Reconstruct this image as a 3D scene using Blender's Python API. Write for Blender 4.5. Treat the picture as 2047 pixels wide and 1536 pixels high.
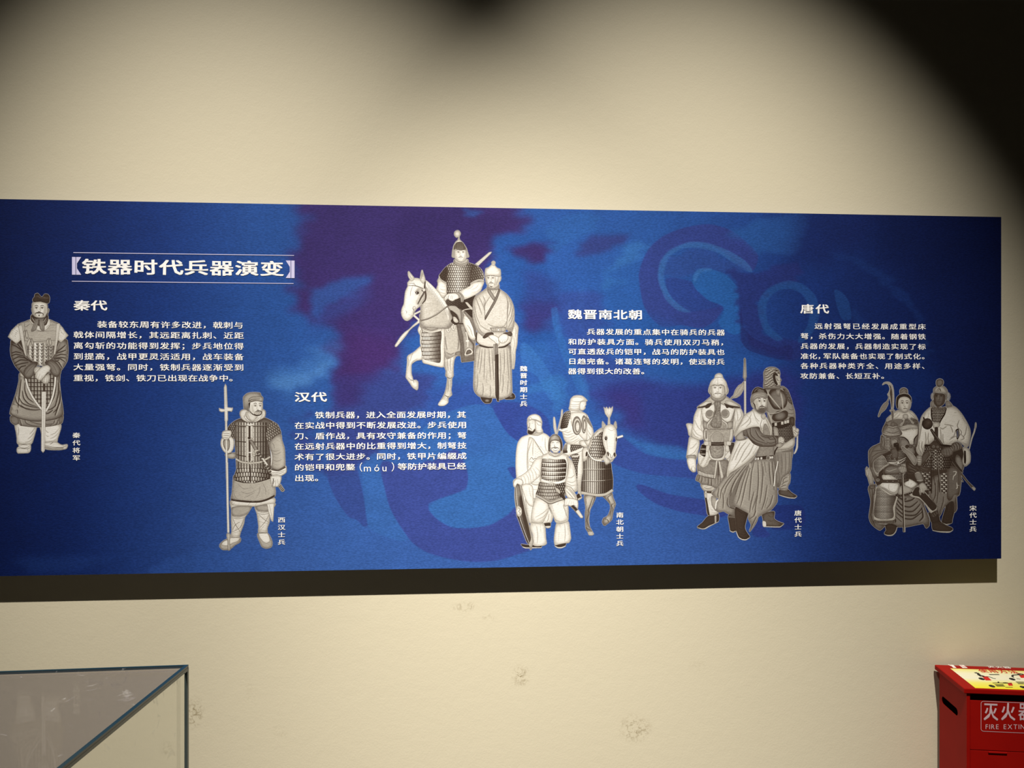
import bpy, bmesh, math, random
import numpy as np
from mathutils import Vector, Matrix
from mathutils.geometry import tessellate_polygon
for _o in list(bpy.data.objects): bpy.data.objects.remove(_o)
C = bpy.context.scene.collection
S = bpy.context.scene
# ---------------------------------------------------------------- camera, world, lamps, exposure
F_PX, CX, HY = 1546.0, 1023.5, 780.0          # focal length and horizon of the photograph (2047 x 1536)
CAM = Vector((0, -2.5, 1.5)); YAW = math.radians(4.37)
cam = bpy.data.objects.new('camera', bpy.data.cameras.new('camera')); C.objects.link(cam)
cam.location = CAM; cam.rotation_euler = (math.pi/2, 0, -YAW)
cam.data.sensor_width = 36; cam.data.lens = 36*F_PX/2047; cam.data.shift_y = (HY-768)/2047
cam.data.clip_start = .05
S.camera = cam
w = bpy.data.worlds.new('world'); S.world = w; w.use_nodes = True
w.node_tree.nodes['Background'].inputs[0].default_value = (1, .86, .62, 1)
w.node_tree.nodes['Background'].inputs[1].default_value = .004
def lamp(name, loc, tgt, watts, size, blend, col=(1, .93, .86), rad=.03):
    l = bpy.data.lights.new(name, 'SPOT'); l.energy = watts; l.spot_size = math.radians(size); l.spot_blend = blend
    l.color = col; l.shadow_soft_size = rad
    o = bpy.data.objects.new(name, l); C.objects.link(o); o.location = loc
    o.rotation_euler = (Vector(tgt)-Vector(loc)).to_track_quat('-Z', 'Y').to_euler()
for lx, tx, el, half, blend, watts in ((-1.6, .213, 1.106, .322, 1.0, 2027), (.55, .049, 1.087, .306, .899, 1629)):
    p0 = Vector((lx, -2.8, 5.81)); ax = Vector((tx, math.cos(el), -math.sin(el)))
    lamp('spotlight', p0, p0+ax*4, watts, math.degrees(half*2), blend)
S.view_settings.view_transform = 'Standard'; S.view_settings.look = 'None'
S.view_settings.gamma = 1; S.view_settings.use_curve_mapping = False; S.view_settings.exposure = 0
# ---------------------------------------------------------------- helpers
CY, SY = math.cos(YAW), math.sin(YAW)
def ray(px, py):
    x, z = (px-CX)/F_PX, -(py-HY)/F_PX
    return Vector((x*CY+SY, CY-x*SY, z))
def on_y(px, py, y):                           # point of the plane y = const seen at a place of the photograph
    d = ray(px, py); return CAM+d*((y-CAM.y)/d.y)
def on_z(px, py, z):
    d = ray(px, py); return CAM+d*((z-CAM.z)/d.z)
def lin(c):
    return tuple(((v/255.)/12.92 if v/255. <= .04045 else ((v/255.+.055)/1.055)**2.4) for v in c)
def material(name, col=(.5, .5, .5), rough=.6, spec=.3, metal=0):
    m = bpy.data.materials.new(name); m.use_nodes = True
    b = m.node_tree.nodes['Principled BSDF']
    b.inputs['Base Color'].default_value = (*col, 1); b.inputs['Roughness'].default_value = rough
    b.inputs['Specular IOR Level'].default_value = spec; b.inputs['Metallic'].default_value = metal
    return m
class G:
    def __init__(s, m): s.n, s.l = m.node_tree.nodes, m.node_tree.links; s.b = s.n.get('Principled BSDF')
    def new(s, t, **k):
        o = s.n.new(t)
        for a, v in k.items():
            if a.startswith('i_'): o.inputs[a[2:].replace('_', ' ')].default_value = v
            else: setattr(o, a, v)
        return o
    def mix(s, f, a, b, bt='MIX'):
        o = s.n.new('ShaderNodeMix'); o.data_type = 'RGBA'; o.blend_type = bt
        for i, v in ((0, f), (6, a), (7, b)):
            if hasattr(v, 'links'): s.l.new(v, o.inputs[i])
            else: o.inputs[i].default_value = v
        return o.outputs[2]
    def math(s, op, a, b=0., c=None):
        o = s.n.new('ShaderNodeMath'); o.operation = op
        for i, v in enumerate((a, b) if c is None else (a, b, c)):
            if hasattr(v, 'links'): s.l.new(v, o.inputs[i])
            else: o.inputs[i].default_value = v
        return o.outputs[0]
    def bump(s, h, strength, dist):
        o = s.n.new('ShaderNodeBump'); o.inputs['Strength'].default_value = strength; o.inputs['Distance'].default_value = dist
        s.l.new(h, o.inputs['Height']); s.l.new(o.outputs[0], s.b.inputs['Normal'])
def mesh(name, verts, faces, mat, parent=None):
    me = bpy.data.meshes.new(name); me.from_pydata([tuple(v) for v in verts], [], faces); me.update()
    return link(name, me, mat, parent)
def link(name, me, mat, parent=None):
    o = bpy.data.objects.new(name, me); C.objects.link(o)
    for mm in (mat if isinstance(mat, (list, tuple)) else [mat]): me.materials.append(mm)
    if parent is not None: o.parent = parent
    return o
def box(name, lo, hi, mat, parent=None, bevel=0.):
    bm = bmesh.new(); bmesh.ops.create_cube(bm, size=1)
    for v in bm.verts:
        v.co = Vector([(lo[i]+hi[i])/2+v.co[i]*(hi[i]-lo[i]) for i in range(3)])
    if bevel: bmesh.ops.bevel(bm, geom=bm.edges[:], offset=bevel, segments=2, affect='EDGES', profile=.5)
    me = bpy.data.meshes.new(name); bm.to_mesh(me); bm.free()
    return link(name, me, mat, parent)
def empty(name, loc, rz=0):
    o = bpy.data.objects.new(name, None); C.objects.link(o); o.location = loc; o.rotation_euler = (0, 0, rz); o.empty_display_size = .1
    return o
def tag(o, label, cat, group=None):
    o['label'] = label; o['category'] = cat
    if group: o['group'] = group
    return o
# ---------------------------------------------------------------- drawing of the printed figures (vertex colours on real sheets)
def pts(s):
    return np.array([[float(c) for c in q.split(',')] for q in s.split()], float)
def spline(p, closed, n=5):
    m = len(p)
    if m < 3: return p
    out = []
    t = np.linspace(0, 1, n, endpoint=False)[:, None]
    for i in range(m if closed else m-1):
        if closed: a, b, c, d = p[(i-1) % m], p[i], p[(i+1) % m], p[(i+2) % m]
        else: a, b, c, d = p[max(i-1, 0)], p[i], p[i+1], p[min(i+2, m-1)]
        la, lb, lc = (np.hypot(*v)+1e-6 for v in (b-a, c-b, d-c))
        m1 = (c-a)/(np.hypot(*(c-a))+1e-6)*min(la, lb)*.8; m2 = (d-b)/(np.hypot(*(d-b))+1e-6)*min(lb, lc)*.8
        out.append((2*t**3-3*t**2+1)*b + (t**3-2*t**2+t)*m1 + (-2*t**3+3*t**2)*c + (t**3-t**2)*m2)
    if not closed: out.append(p[-1:])
    return np.vstack(out)
def boxblur(a, r):
    r = int(max(1, round(r)))
    for ax in (0, 1):
        for _ in range(2):
            pad = [(0, 0), (0, 0)]; pad[ax] = (r+1, r)
            c = np.cumsum(np.pad(a, pad, mode='edge'), axis=ax)
            n = a.shape[ax]
            a = (np.take(c, range(2*r+1, 2*r+1+n), ax) - np.take(c, range(0, n), ax))/(2*r+1)
    return a
def sm(x, a, b):
    t = np.clip((x-a)/(b-a), 0, 1); return t*t*(3-2*t)
class Pad:
    SUB = 3
    def __init__(s, x0, y0, x1, y1, pitch=.6, seed=1):
        s.x0, s.y0, s.p = x0, y0, pitch
        s.W = int((x1-x0)/pitch)+1; s.H = int((y1-y0)/pitch)+1
        s.g = np.full((s.H, s.W), .7); s.a = np.zeros((s.H, s.W))
        yy, xx = np.mgrid[0:s.H, 0:s.W]
        s.px = x0+xx*pitch; s.py = y0+yy*pitch
        s.at(x0, y0, 1)
        rng = np.random.RandomState(seed)
        n = rng.rand(s.H, s.W)
        s.noise = (boxblur(n, 1)-.5)*3+(boxblur(rng.rand(s.H, s.W), 4)-.5)*5
    def at(s, ox, oy, sc):
        s.ox, s.oy, s.sc = ox, oy, sc
        s.X = (s.px-ox)*sc; s.Y = (s.py-oy)*sc
    def cov(s, p):
        q = np.empty_like(p)
        q[:, 0] = (s.ox+p[:, 0]/s.sc-s.x0)/s.p+.5
        q[:, 1] = (s.oy+p[:, 1]/s.sc-s.y0)/s.p+.5
        N = s.SUB; acc = np.zeros((s.H*N, s.W+2))
        r = np.roll(q, -1, 0)
        rows = (np.arange(s.H*N)+.5)/N
        for (xa, ya), (xb, yb) in zip(q, r):
            if ya == yb: continue
            sg = 1 if yb > ya else -1
            lo, hi = (ya, yb) if sg > 0 else (yb, ya)
            i0 = max(0, int(math.ceil(lo*N-.5))); i1 = min(s.H*N, int(math.ceil(hi*N-.5)))
            if i1 <= i0: continue
            ys = rows[i0:i1]; xs = np.clip(xa+(ys-ya)*(xb-xa)/(yb-ya), 0, s.W)
            j = xs.astype(int); f = xs-j; k = np.arange(i0, i1)
            acc[k, j] += sg*(1-f); acc[k, j+1] += sg*f
        c = np.clip(np.abs(np.cumsum(acc, 1)[:, :s.W]), 0, 1)
        return c.reshape(s.H, N, s.W).mean(1)
    def put(s, m, g, alpha=True):
        s.g = s.g*(1-m)+g*m
        if alpha: s.a = np.maximum(s.a, m)
    def P(s, t, g, rim=.3, r=4, line=.35, lw=5, smooth=True, op=1, clip=None, soft=0, alpha=True, lit=0):
        p = pts(t) if isinstance(t, str) else t
        if smooth: p = spline(p, True)
        m = s.cov(p)
        base = m
        if soft: m = boxblur(m, soft)
        if clip is not None: m = m*clip
        gg = g
        if rim:
            b = boxblur(base, r*1.5)
            gg = g*(1-.85*rim*(1-sm(b, .45, .95)))
            if lit:                                   # light from one side across the form
                e = boxblur(base, r*3)
                gx = np.gradient(e, axis=1); gg = gg*(1+lit*np.clip(gx*r*4, -1, 1))
            gg = gg*(1+.035*s.noise)
        s.put(m*op, gg, alpha and clip is None)
        if line: s.L(np.vstack([p, p[:1]]), lw, line, .75, taper=0, smooth=False, clip=clip)
        return base if clip is None else base*clip
    def L(s, t, w, g, op=.9, taper=1, smooth=True, clip=None, soft=0, alpha=False):
        if isinstance(t, str):
            for u in t.split('|'): s._l(pts(u), w, g, op, taper, smooth, clip, soft, alpha)
        else: s._l(t, w, g, op, taper, smooth, clip, soft, alpha)
    def _l(s, p, w, g, op, taper, smooth, clip, soft, alpha):
        if smooth: p = spline(p, False)
        d = np.gradient(p, axis=0) if len(p) > 1 else p
        ln = np.hypot(d[:, 0], d[:, 1])+1e-9
        n = np.stack([-d[:, 1]/ln, d[:, 0]/ln], 1)
        t = np.linspace(0, 1, len(p))
        ww = np.full(len(p), w/2.)
        if taper: ww = ww*(.18+.82*np.sin(np.pi*np.clip(t*.92+.04, 0, 1))**.7)
        m = np.zeros_like(s.g)
        if not taper and len(p) > 40:                # long outlines: quads one by one, no self-cancel
            for i in range(0, len(p)-1, 12):
                j = min(i+13, len(p))
                q = np.vstack([p[i:j]+n[i:j]*ww[i:j, None], (p[i:j]-n[i:j]*ww[i:j, None])[::-1]])
                m = np.maximum(m, s.cov(q))
        else:
            m = s.cov(np.vstack([p+n*ww[:, None], (p-n*ww[:, None])[::-1]]))
        if soft: m = boxblur(m, soft)
        if clip is not None: m = m*clip
        s.put(m*op, g, alpha)
    def fold(s, t, w=14, d=.3, l=.9, op=.6, clip=None):
        for u in t.split('|'):
            p = pts(u)
            s._l(p+[w*.7, 0], w, l, op*.6, 1, True, clip, 1, False)
            s._l(p, w*1.1, d, op*.8, 1, True, clip, 1, False)
            s._l(p, w*.35, d*.7, op, 1, True, clip, 0, False)
    def O(s, cx, cy, rx, ry, g, **k):
        a = np.linspace(0, 2*np.pi, 24, endpoint=False)
        return s.P(np.stack([cx+rx*np.cos(a), cy+ry*np.sin(a)], 1), g, smooth=False, **k)
    def shade(s, m, g, op=1):
        s.g = s.g*(1-m*op)+g*m*op
    def scales(s, m, rh, cw, cx, wide, lo=.15, hi=.85, off=.5, bend=0, gap=.16, rows=True, dx=0, ang=0, rnd=0):
        """armour plates in rows: lit in the middle of the body, dark joints"""
        x, y = s.X-cx, s.Y
        if ang:
            ca, sa = math.cos(ang), math.sin(ang); x, y = x*ca+y*sa, -x*sa+y*ca
        v = (y+bend*(x/wide)**2)/rh
        row = np.floor(v); fv = v-row
        u = (x+dx*y)/cw+off*(row % 2); fu = u-np.floor(u)
        if rnd:
            v2 = v-rnd*(2*(fu-.5))**2; row = np.floor(v2); fv = v2-row
        hl = np.exp(-(x/wide)**2)
        g = (lo+(hi-lo)*hl)*(.55+.55*np.sin(np.pi*np.clip(fu*1.15, 0, 1))*(.6+.4*(1-fv)))
        jt = np.maximum(1-sm(fu, 0, gap*1.6), (1-sm(fv, 0, gap*1.6)) if rows else 0)
        g = g*(1-jt)+lo*.55*jt
        s.put(m, np.clip(g*(1+.05*s.noise), 0, 1), False)
    def speck(s, m, amp, r=1):
        s.g = np.clip(s.g*(1+amp*s.noise*m), 0, 1)
    def hatch(s, m, per, g, op=.4, ang=0, duty=.4):
        ca, sa = math.cos(ang), math.sin(ang)
        u = (s.X*ca+s.Y*sa)/per
        w = boxblur((s.noise > 0)*1., 3)
        f = np.abs((u+.25*w) % 1-.5)*2
        s.shade(m*sm(f, 1-duty, 1-duty+.3), g, op)
    def face(s, cx, ey, w, h, turn=0, dark=.22, tone=.8, mou=1, beard=0, op=.85, tilt=0):
        """eyes, brows, nose and mouth; w = half width of the face, h = eye line to chin"""
        k = lambda q: ' '.join('%f,%f' % (cx+(x+turn*.28)*w+tilt*y*h, ey+y*h) for x, y in q)
        L = lambda q, ww, g=dark, o=op, **kk: s.L(k(q), ww*w, g, o, **kk)
        s.L(k([(-.95, -.1), (-.85, .45), (-.45, .9)]), .28*w, tone*.6, .5, soft=2)
        s.L(k([(.85, -.2), (.8, .45), (.4, .92)]), .34*w, tone*.55, .55, soft=2)
        a, b = (-.43+.04*turn, .43+.04*turn)
        for e, q in ((a, 1-.15*max(0, -turn)), (b, 1-.15*max(0, turn))):
            L([(e-.3*q, -.17), (e, -.26), (e+.3*q, -.17)], .1)
            L([(e-.27*q, .04), (e-.02, -.06), (e+.27*q, .03)], .075)
            L([(e-.2*q, .08), (e, .12), (e+.2*q, .07)], .04, dark, op*.6)
            s.O(cx+(e+turn*.28+.03*turn)*w, ey+.025*h, .085*w, .06*h, dark, rim=0, line=None, op=.9, alpha=False)
            L([(e-.3*q, -.06), (e, -.12), (e+.3*q, -.07)], .12, tone*.6, .45, soft=1)
        L([(.1*(1 if turn <= 0 else -1), -.1), (.12*(1 if turn <= 0 else -1)+.05*turn, .15), (.17*(1 if turn <= 0 else -1)+.06*turn, .36)], .12, tone*.6, .6, soft=1)
        L([(-.18+.08*turn, .36), (-.08+.08*turn, .42), (.06+.08*turn, .42), (.18+.08*turn, .36)], .07)
        if mou:
            L([(-.42, .62), (-.28, .54), (0, .51), (.28, .54), (.42, .62)], .1*mou)
        L([(-.24, .615), (0, .63), (.24, .615)], .06)
        L([(-.16, .73), (0, .76), (.16, .73)], .07, tone*.6, .6, soft=1)
        if beard:
            L([(-.12, .82), (0, 1.0*beard), (.12, .82)], .22*beard)
            L([(-.8, .55), (-.55, .88), (0, 1.06), (.55, .9), (.8, .55)], .16*beard)
    def finish(s):
        """thin pale cut-out border round the whole figure"""
        hard = s.a
        d = hard.copy()
        for _ in range(1):
            q = np.pad(d, 1, mode='edge')
            d = np.max([q[1:-1, 1:-1], q[:-2, 1:-1]*.7, q[2:, 1:-1]*.7, q[1:-1, :-2]*.7, q[1:-1, 2:]*.7], 0)
        s.g = s.g*hard+.74*(1-hard)
        s.a = d; s.g = 1-(1-np.clip(s.g, 0, 1))**1.12
        b = boxblur(s.g, 1)
        s.g = np.clip(s.g+.45*(s.g-b)+.13*(s.g-.55)+.012*s.noise, 0, 1)
def fig_general():
    s = Pad(12, 580, 142, 912, seed=1)
    s.at(0, 740, 8)
    P, L, F = s.P, s.L, s.fold
    P("250,850 575,880 562,1010 540,1090 515,1165 480,1195 285,1185 270,1090 258,1000", .84, rim=.3, r=6)
    F("560,920 520,980 470,1030|545,1000 500,1060 440,1110|290,910 300,980 290,1050|520,1100 470,1140 400,1160", 12, .45)
    P("650,880 965,860 945,1030 925,1090 905,1158 720,1168 680,1100 655,980", .86, rim=.3, r=6)
    F("940,940 880,1010 800,1040|930,1010 870,1070 800,1100|900,1110 850,1135 780,1140|735,960 750,990 780,1000|735,1040 755,1060 780,1060", 12, .5)
    P("300,1185 480,1185 492,1255 482,1300 450,1326 290,1332 270,1300 274,1250 300,1225", .82, rim=.2)
    L("278,1255 440,1262 485,1240|445,1262 450,1320|300,1230 390,1250 470,1225|330,1200 380,1195 440,1200", 8, .3)
    P("715,1160 900,1152 960,1188 1000,1200 1078,1192 1068,1250 1040,1265 900,1280 720,1262", .83, rim=.25)
    L("715,1200 850,1235 1010,1235 1060,1215|1010,1205 1012,1268|800,1190 830,1170 850,1160", 9, .35)
    P("720,1215 850,1245 1010,1240 1000,1272 900,1280 720,1262", .6, rim=.1, line=None)
    # lower robe
    m = P("180,730 1000,720 996,840 958,868 850,895 700,912 500,912 330,892 300,860 240,882 170,825", .5, rim=.4, r=5)
    F("310,770 330,840 350,890|400,800 420,850 520,890 640,905|480,820 600,860 700,870|880,800 860,850 800,890|930,790 915,850 890,880|700,850 760,870 840,860", 18, .2, .85, clip=m)
    P("180,740 290,765 300,860 240,882 170,825", .45, rim=.3, clip=m)
    P("935,780 1000,735 996,840 958,868", .45, rim=.3, clip=m)
    m = P("325,40 940,40 955,200 975,400 1000,560 1016,700 1005,725 900,782 700,815 500,815 300,772 175,718 155,700 175,600 250,380 300,180", .55, rim=.45, r=8, lit=.2)
    F("340,150 320,300 300,480 290,600|400,200 400,330 450,450 540,520|360,330 380,450 460,540 600,590|300,430 360,530 480,580 640,610|240,420 270,520 350,590 480,620|330,560 420,620 560,640 660,630|900,160 890,300 860,440 800,560|930,200 940,350 900,520 880,590|960,330 960,480 920,620 850,680|940,540 910,640 880,730|760,640 830,620 900,560|720,700 780,690 850,640", 22, .16, .85, .8, clip=m)
    L("185,600 275,640 280,700|200,540 280,570|250,640 265,720|190,650 180,700", 16, .25, .7, clip=m)
    P("205,560 270,590 265,640 200,610", .7, rim=.2, clip=m, line=None); P("195,640 270,665 262,715 185,690", .66, rim=.2, clip=m, line=None)
    L("190,720 300,770 500,815 700,815 900,780 1000,730", 9, .15, .8)
    # armour apron
    m = P("390,80 895,60 885,250 850,420 790,560 735,670 690,655 600,560 500,420 430,250", .6, rim=.3, r=3, line=.25)
    s.scales(m, 66, 52, 650, 400, .28, .78, off=0, gap=.22)
    s.hatch(m, 26, .2, .5); s.hatch(m, 33, .15, .35, ang=1.57)
    L("405,90 440,260 520,430 610,560 700,665", 38, .3, .9, taper=0); L("405,90 440,260 520,430 610,560 695,660", 27, .84, 1, taper=0)
    L("888,80 875,260 840,430 790,560 725,675", 38, .3, .9, taper=0); L("888,80 875,260 840,430 790,560 730,665", 27, .84, 1, taper=0)
    P("330,45 385,65 440,130 400,120 330,95", .8, rim=.2)
    # torso, shoulders
    s.at(0, 580, 8)
    m = P("290,560 400,505 500,470 780,470 870,505 960,560 930,830 890,1030 800,1140 720,1210 560,1190 430,1070 390,900 330,750", .62, rim=.35, r=6)
    s.shade(s.cov(spline(pts("300,560 480,520 540,600 800,600 950,560 900,800 560,830 380,800"), 1)), .62, .5)
    k = s.cov(pts("540,845 720,845 720,890 870,890 850,1040 800,1120 700,1150 700,1215 620,1215 620,1150 520,1130 430,1000 430,900 540,890"))*m
    s.scales(k, 50, 82, 615, 260, .35, .92, off=0, gap=.05)
    for j in range(7):
        for i in range(5):
            x, y = 520+i*74, 865+j*51
            if j == 6 and i != 2: continue
            L('%d,%d %d,%d %d,%d' % (x-14, y-14, x-2, y+14, x+10, y-14), 10, .1, .9, taper=0, clip=k)
    L("400,600 390,740 400,840|560,660 900,655|380,800 500,830 900,800|790,560 900,560|395,520 400,590 480,540", 9, .3, .7, clip=m)
    L("600,690 760,690|560,740 800,745|820,580 850,575|830,620 870,615|590,720 780,715|570,770 800,775", 9, .85, .5, clip=m)
    s.speck(m, .06)
    P("470,485 540,570 600,645 720,650 800,560 800,480 750,470 700,560 560,560 500,470", .8, rim=.15)
    L("490,560 550,540|740,600 780,560|600,645 650,660 720,650", 9, .3, .8)
    for q in ("390,640 370,690 380,760 400,740 405,650", "430,640 450,720 440,780 410,740 410,650", "470,765 430,850 425,905 460,890 490,800", "510,770 540,850 530,890 505,860 495,790",
              "770,770 740,820 740,890 765,870 785,790", "805,770 830,850 810,890 790,880 785,790"):
        P(q, .72, rim=.35, r=2, line=.3)
    # sleeves
    m = P("185,800 265,860 335,800 375,930 430,1060 520,1140 600,1160 560,1240 540,1350 480,1410 420,1420 330,1320 240,1215 180,1080 163,960 170,880", .42, rim=.5, r=8, lit=.3)
    F("190,870 260,900 340,960|280,860 330,930 380,980|190,1010 260,990 350,1010|180,1060 260,1030 400,1060|200,1120 300,1070 420,1090|230,1180 330,1120 450,1130|250,1210 340,1180 460,1160|300,1280 340,1230 420,1210|380,1070 440,1110 520,1150", 20, .12, .72, .85, clip=m)
    m = P("1065,790 920,800 900,940 870,1040 800,1120 720,1155 790,1290 860,1380 930,1385 980,1290 1030,1220 1080,1120 1092,960 1085,870", .5, rim=.5, r=8, lit=-.2)
    F("1050,880 980,940 910,990|1060,960 980,990 900,1010|1070,1040 980,1030 890,1060|1060,1090 980,1080 860,1090|1040,1150 960,1100 860,1110|990,1240 940,1160 880,1120|950,1120 900,1140 830,1120|930,840 900,920 880,980", 20, .13, .8, .85, clip=m)
    m = P("375,1370 380,1290 430,1225 520,1165 605,1158 570,1250 540,1350 490,1410 430,1422 395,1405", .45, rim=.45, r=6)
    F("420,1350 470,1270 560,1190|400,1380 440,1300", 14, .3, .6, .5, clip=m)
    m = P("715,1165 800,1120 900,1160 972,1260 968,1340 920,1392 850,1370 795,1290 805,1230", .45, rim=.45, r=6)
    F("770,1140 860,1220 910,1330|830,1150 930,1240", 14, .3, .6, .5, clip=m)
    for q in ("295,540 240,590 185,645 130,750 200,812 265,862 335,800 322,650", "945,542 1000,600 1040,665 1090,725 1035,785 975,842 922,800 932,650"):
        m = P(q, .8, rim=.25, r=4, line=.3, smooth=False); s.speck(m, .05)
    L("265,570 275,580|245,600 260,605|225,620 240,628|200,650 218,655|190,680 210,690|180,700 195,712|262,650 290,668|250,680 275,690|240,705 262,715|230,730 250,742|960,640 985,660|970,670 1000,690|1000,700 1020,710|960,610 975,625", 9, .2)
    P("298,580 352,568 395,850 425,1065 388,1010 330,760", .82, rim=.15, line=.35); P("905,548 958,548 925,800 882,1032 862,1015 885,800", .82, rim=.15, line=.35)
    # neck, head
    P("505,400 560,465 690,470 760,405 768,480 735,560 640,580 540,530 495,480", .32, rim=.3)
    L("510,440 560,520 600,560|740,440 700,510 640,560|745,480 715,540", 12, .65, .7)
    P("575,465 612,480 600,560 570,640 500,665 520,590 545,530", .55, rim=.3); P("640,470 690,480 712,580 710,640 690,665 640,620 632,540", .55, rim=.3)
    F("590,490 565,560 530,650|670,490 680,570 690,640", 10, .3, .7, .6)
    P("505,292 530,290 532,372 512,350", .6, rim=.3); P("762,300 786,305 780,350 755,385 745,370", .65, rim=.3)
    P("520,205 600,185 745,205 762,300 755,375 722,430 640,456 560,440 518,372 512,280", .82, rim=.35, r=5, lit=-.1)
    P("512,385 560,430 640,448 720,432 758,370 752,425 700,462 560,464 520,430", .13, rim=0, line=None, soft=1)
    s.face(632, 285, 108, 150, -.1, .15, .8, 1.3)
    L("560,400 570,370 620,355 650,362 690,380 690,410", 13, .12, .85); L("620,400 625,412 632,402", 16, .12)
    P("535,192 522,150 548,112 562,64 610,54 668,112 712,66 770,72 795,125 785,200 750,212 640,184", .2, rim=.3, line=.1)
    L("545,110 600,100 650,125 720,130|680,110 740,130 790,120|600,70 640,110|720,85 700,110", 14, .38, .7, soft=1)
    L("748,205 760,260 755,300|525,210 515,280", 8, .25)
    # hands and sword
    P("542,1290 560,1240 610,1225 650,1240 640,1330 570,1345", .78, rim=.3)
    P("570,1330 620,1275 680,1225 760,1200 805,1240 795,1290 750,1330 700,1400 645,1452 600,1432 570,1395", .84, rim=.25, r=4)
    P("660,1440 700,1395 765,1340 800,1375 795,1440 760,1498 710,1500 675,1475", .78, rim=.35, r=4)
    L("600,1330 580,1390|640,1350 605,1420|680,1370 640,1445|720,1380 705,1480|755,1370 745,1490|690,1405 685,1460|780,1380 770,1460|560,1290 600,1260", 8, .3, .8)
    s.at(0, 740, 8)
    P("690,225 722,225 722,352 690,352", .4, rim=.4, smooth=False, line=.15)
    P("665,345 738,345 730,700 712,1290 688,1320 662,1290 666,700", .84, rim=.15, r=2, smooth=False, line=.35)
    L("705,360 700,700 690,1300|672,352 735,352", 6, .4, .8)
    return s

def fig_spearman():
    s = Pad(434, 762, 582, 1112, seed=2)
    s.at(400, 925, 8)
    P, L, F = s.P, s.L, s.fold
    P("545,200 1140,200 1150,260 545,290", .3, rim=0, line=None)
    # legs
    m = P("495,600 850,640 822,720 760,820 716,880 700,980 650,1110 632,1180 630,1210 495,1210 505,1100 497,900 500,760", .8, rim=.3, r=6)
    P("510,720 620,695 822,705 770,810 640,860 520,850 500,780", .6, rim=.35, clip=m, soft=1)
    s.hatch(m, 16, .4, .12, .5)
    L("500,850 600,880 720,850|510,880 600,900 715,880|525,900 570,1000 650,1120|640,950 560,1000 520,1080|700,900 640,1040 520,1110|510,960 600,1040|530,1130 640,1100|500,1165 640,1165|500,1190 635,1195|620,1010 560,1080", 9, .38, .8, clip=m)
    m = P("885,690 1200,650 1120,800 1110,950 1075,1050 1070,1130 940,1130 935,1020 910,830", .8, rim=.3, r=6)
    P("890,690 1100,680 1090,780 920,770", .58, rim=.35, clip=m, soft=1)
    L("910,780 1000,800 1105,790|915,810 1010,830 1110,810|940,830 1010,900 1100,960|1105,830 1040,950 950,1050|920,860 1080,900|930,940 1080,980|935,1080 1075,1090|940,1110 1070,1120|1030,1000 970,1080", 9, .4, .8, clip=m)
    # shoes
    P("470,1210 640,1200 642,1270 560,1320 510,1365 450,1395 360,1395 312,1350 320,1300 380,1245", .6, rim=.3, r=4)
    P("480,1205 635,1200 600,1260 520,1290 440,1330 345,1320 370,1265 430,1235", .82, rim=.2, r=3)
    P("925,1130 1075,1125 1130,1200 1155,1280 1140,1350 1060,1375 990,1350 960,1290 920,1190", .6, rim=.3, r=4)
    P("940,1130 1070,1125 1110,1200 1115,1260 1060,1290 1000,1260 950,1190", .84, rim=.2, r=3)
    L("942,1140 1000,1130 1068,1135", 9, .4)
    # dagger blade
    P("1065,640 1185,620 1175,800 1165,945 1140,930 1090,780", .84, rim=.2, r=3, smooth=False); L("1100,660 1135,800 1155,930", 6, .5)
    # under skirt
    m = P("500,600 1190,570 1190,650 1080,660 960,685 870,700 760,695 600,690 520,680 500,650", .82, rim=.25)
    L("820,620 760,690|905,640 880,695|980,640 960,680|560,640 520,680", 9, .45)
    m = P("545,240 1140,240 1200,400 1196,540 1080,600 950,635 780,630 600,615 497,600 510,480 520,360", .62, rim=.3, r=7, lit=-.1)
    s.hatch(m, 22, .75, .15, 1.2); s.speck(m, .05)
    F("600,340 700,420 820,400|650,460 760,500 900,440|900,560 950,470 960,380|540,480 570,560 620,590|700,560 760,540 880,480|1000,330 1050,430 1050,520|800,360 850,420", 12, .42, .78, .5, clip=m)
    L("497,592 600,612 780,628 950,626 1080,590 1193,530", 30, .2, 1, taper=0); L("520,590 580,605|820,620 870,622", 12, .6, .6)
    # torso armour
    s.at(400, 765, 8)
    m = P("440,740 480,670 560,610 660,575 740,630 860,640 960,600 1040,565 1160,620 1240,680 1290,820 1100,950 1110,1040 1130,1200 1140,1440 1130,1530 1000,1570 850,1610 690,1600 545,1560 560,1450 580,1380 570,1200 560,1000 550,900 500,850", .35, rim=.3, r=6)
    t = s.cov(pts("570,640 1080,640 1080,1390 580,1390"))*m
    s.scales(t, 2000, 44, 790, 230, .2, .8, off=0, gap=.18)
    for i in range(12):
        for j in range(9): L('%d,%d %d,%d' % (590+i*44, 720+j*75, 590+i*44, 729+j*75), 8, .12, .7, taper=0, clip=t)
    k = s.cov(pts("540,1370 1150,1370 1150,1620 540,1620"))*m
    s.scales(k, 68, 42, 790, 250, .22, .85, off=.5, bend=-20, gap=.2, rnd=.25)
    L("570,690 700,700 1080,695", 24, .25, .9, clip=m); L("580,685 800,690 1070,685", 7, .75, .6, clip=m)
    L("570,935 750,955 1070,945|575,1150 750,1185 1100,1150", 16, .16, .8, clip=m)
    P("775,700 805,700 805,1250 785,1250", .2, rim=0, line=None); P("735,700 775,700 775,1250 740,1250", .8, rim=.1, line=.3, lw=4); P("806,700 842,700 842,1250 808,1250", .82, rim=.1, line=.3, lw=4)
    L("755,740 755,745|755,820 755,825|755,980 755,985|825,760 825,765|825,980 825,985|825,1060 825,1065|755,1060 755,1065|825,1200 825,1205", 9, .15)
    L("800,1320 805,1480 800,1600", 26, .15, .9); L("815,1420 815,1600", 10, .62, .9)
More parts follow.
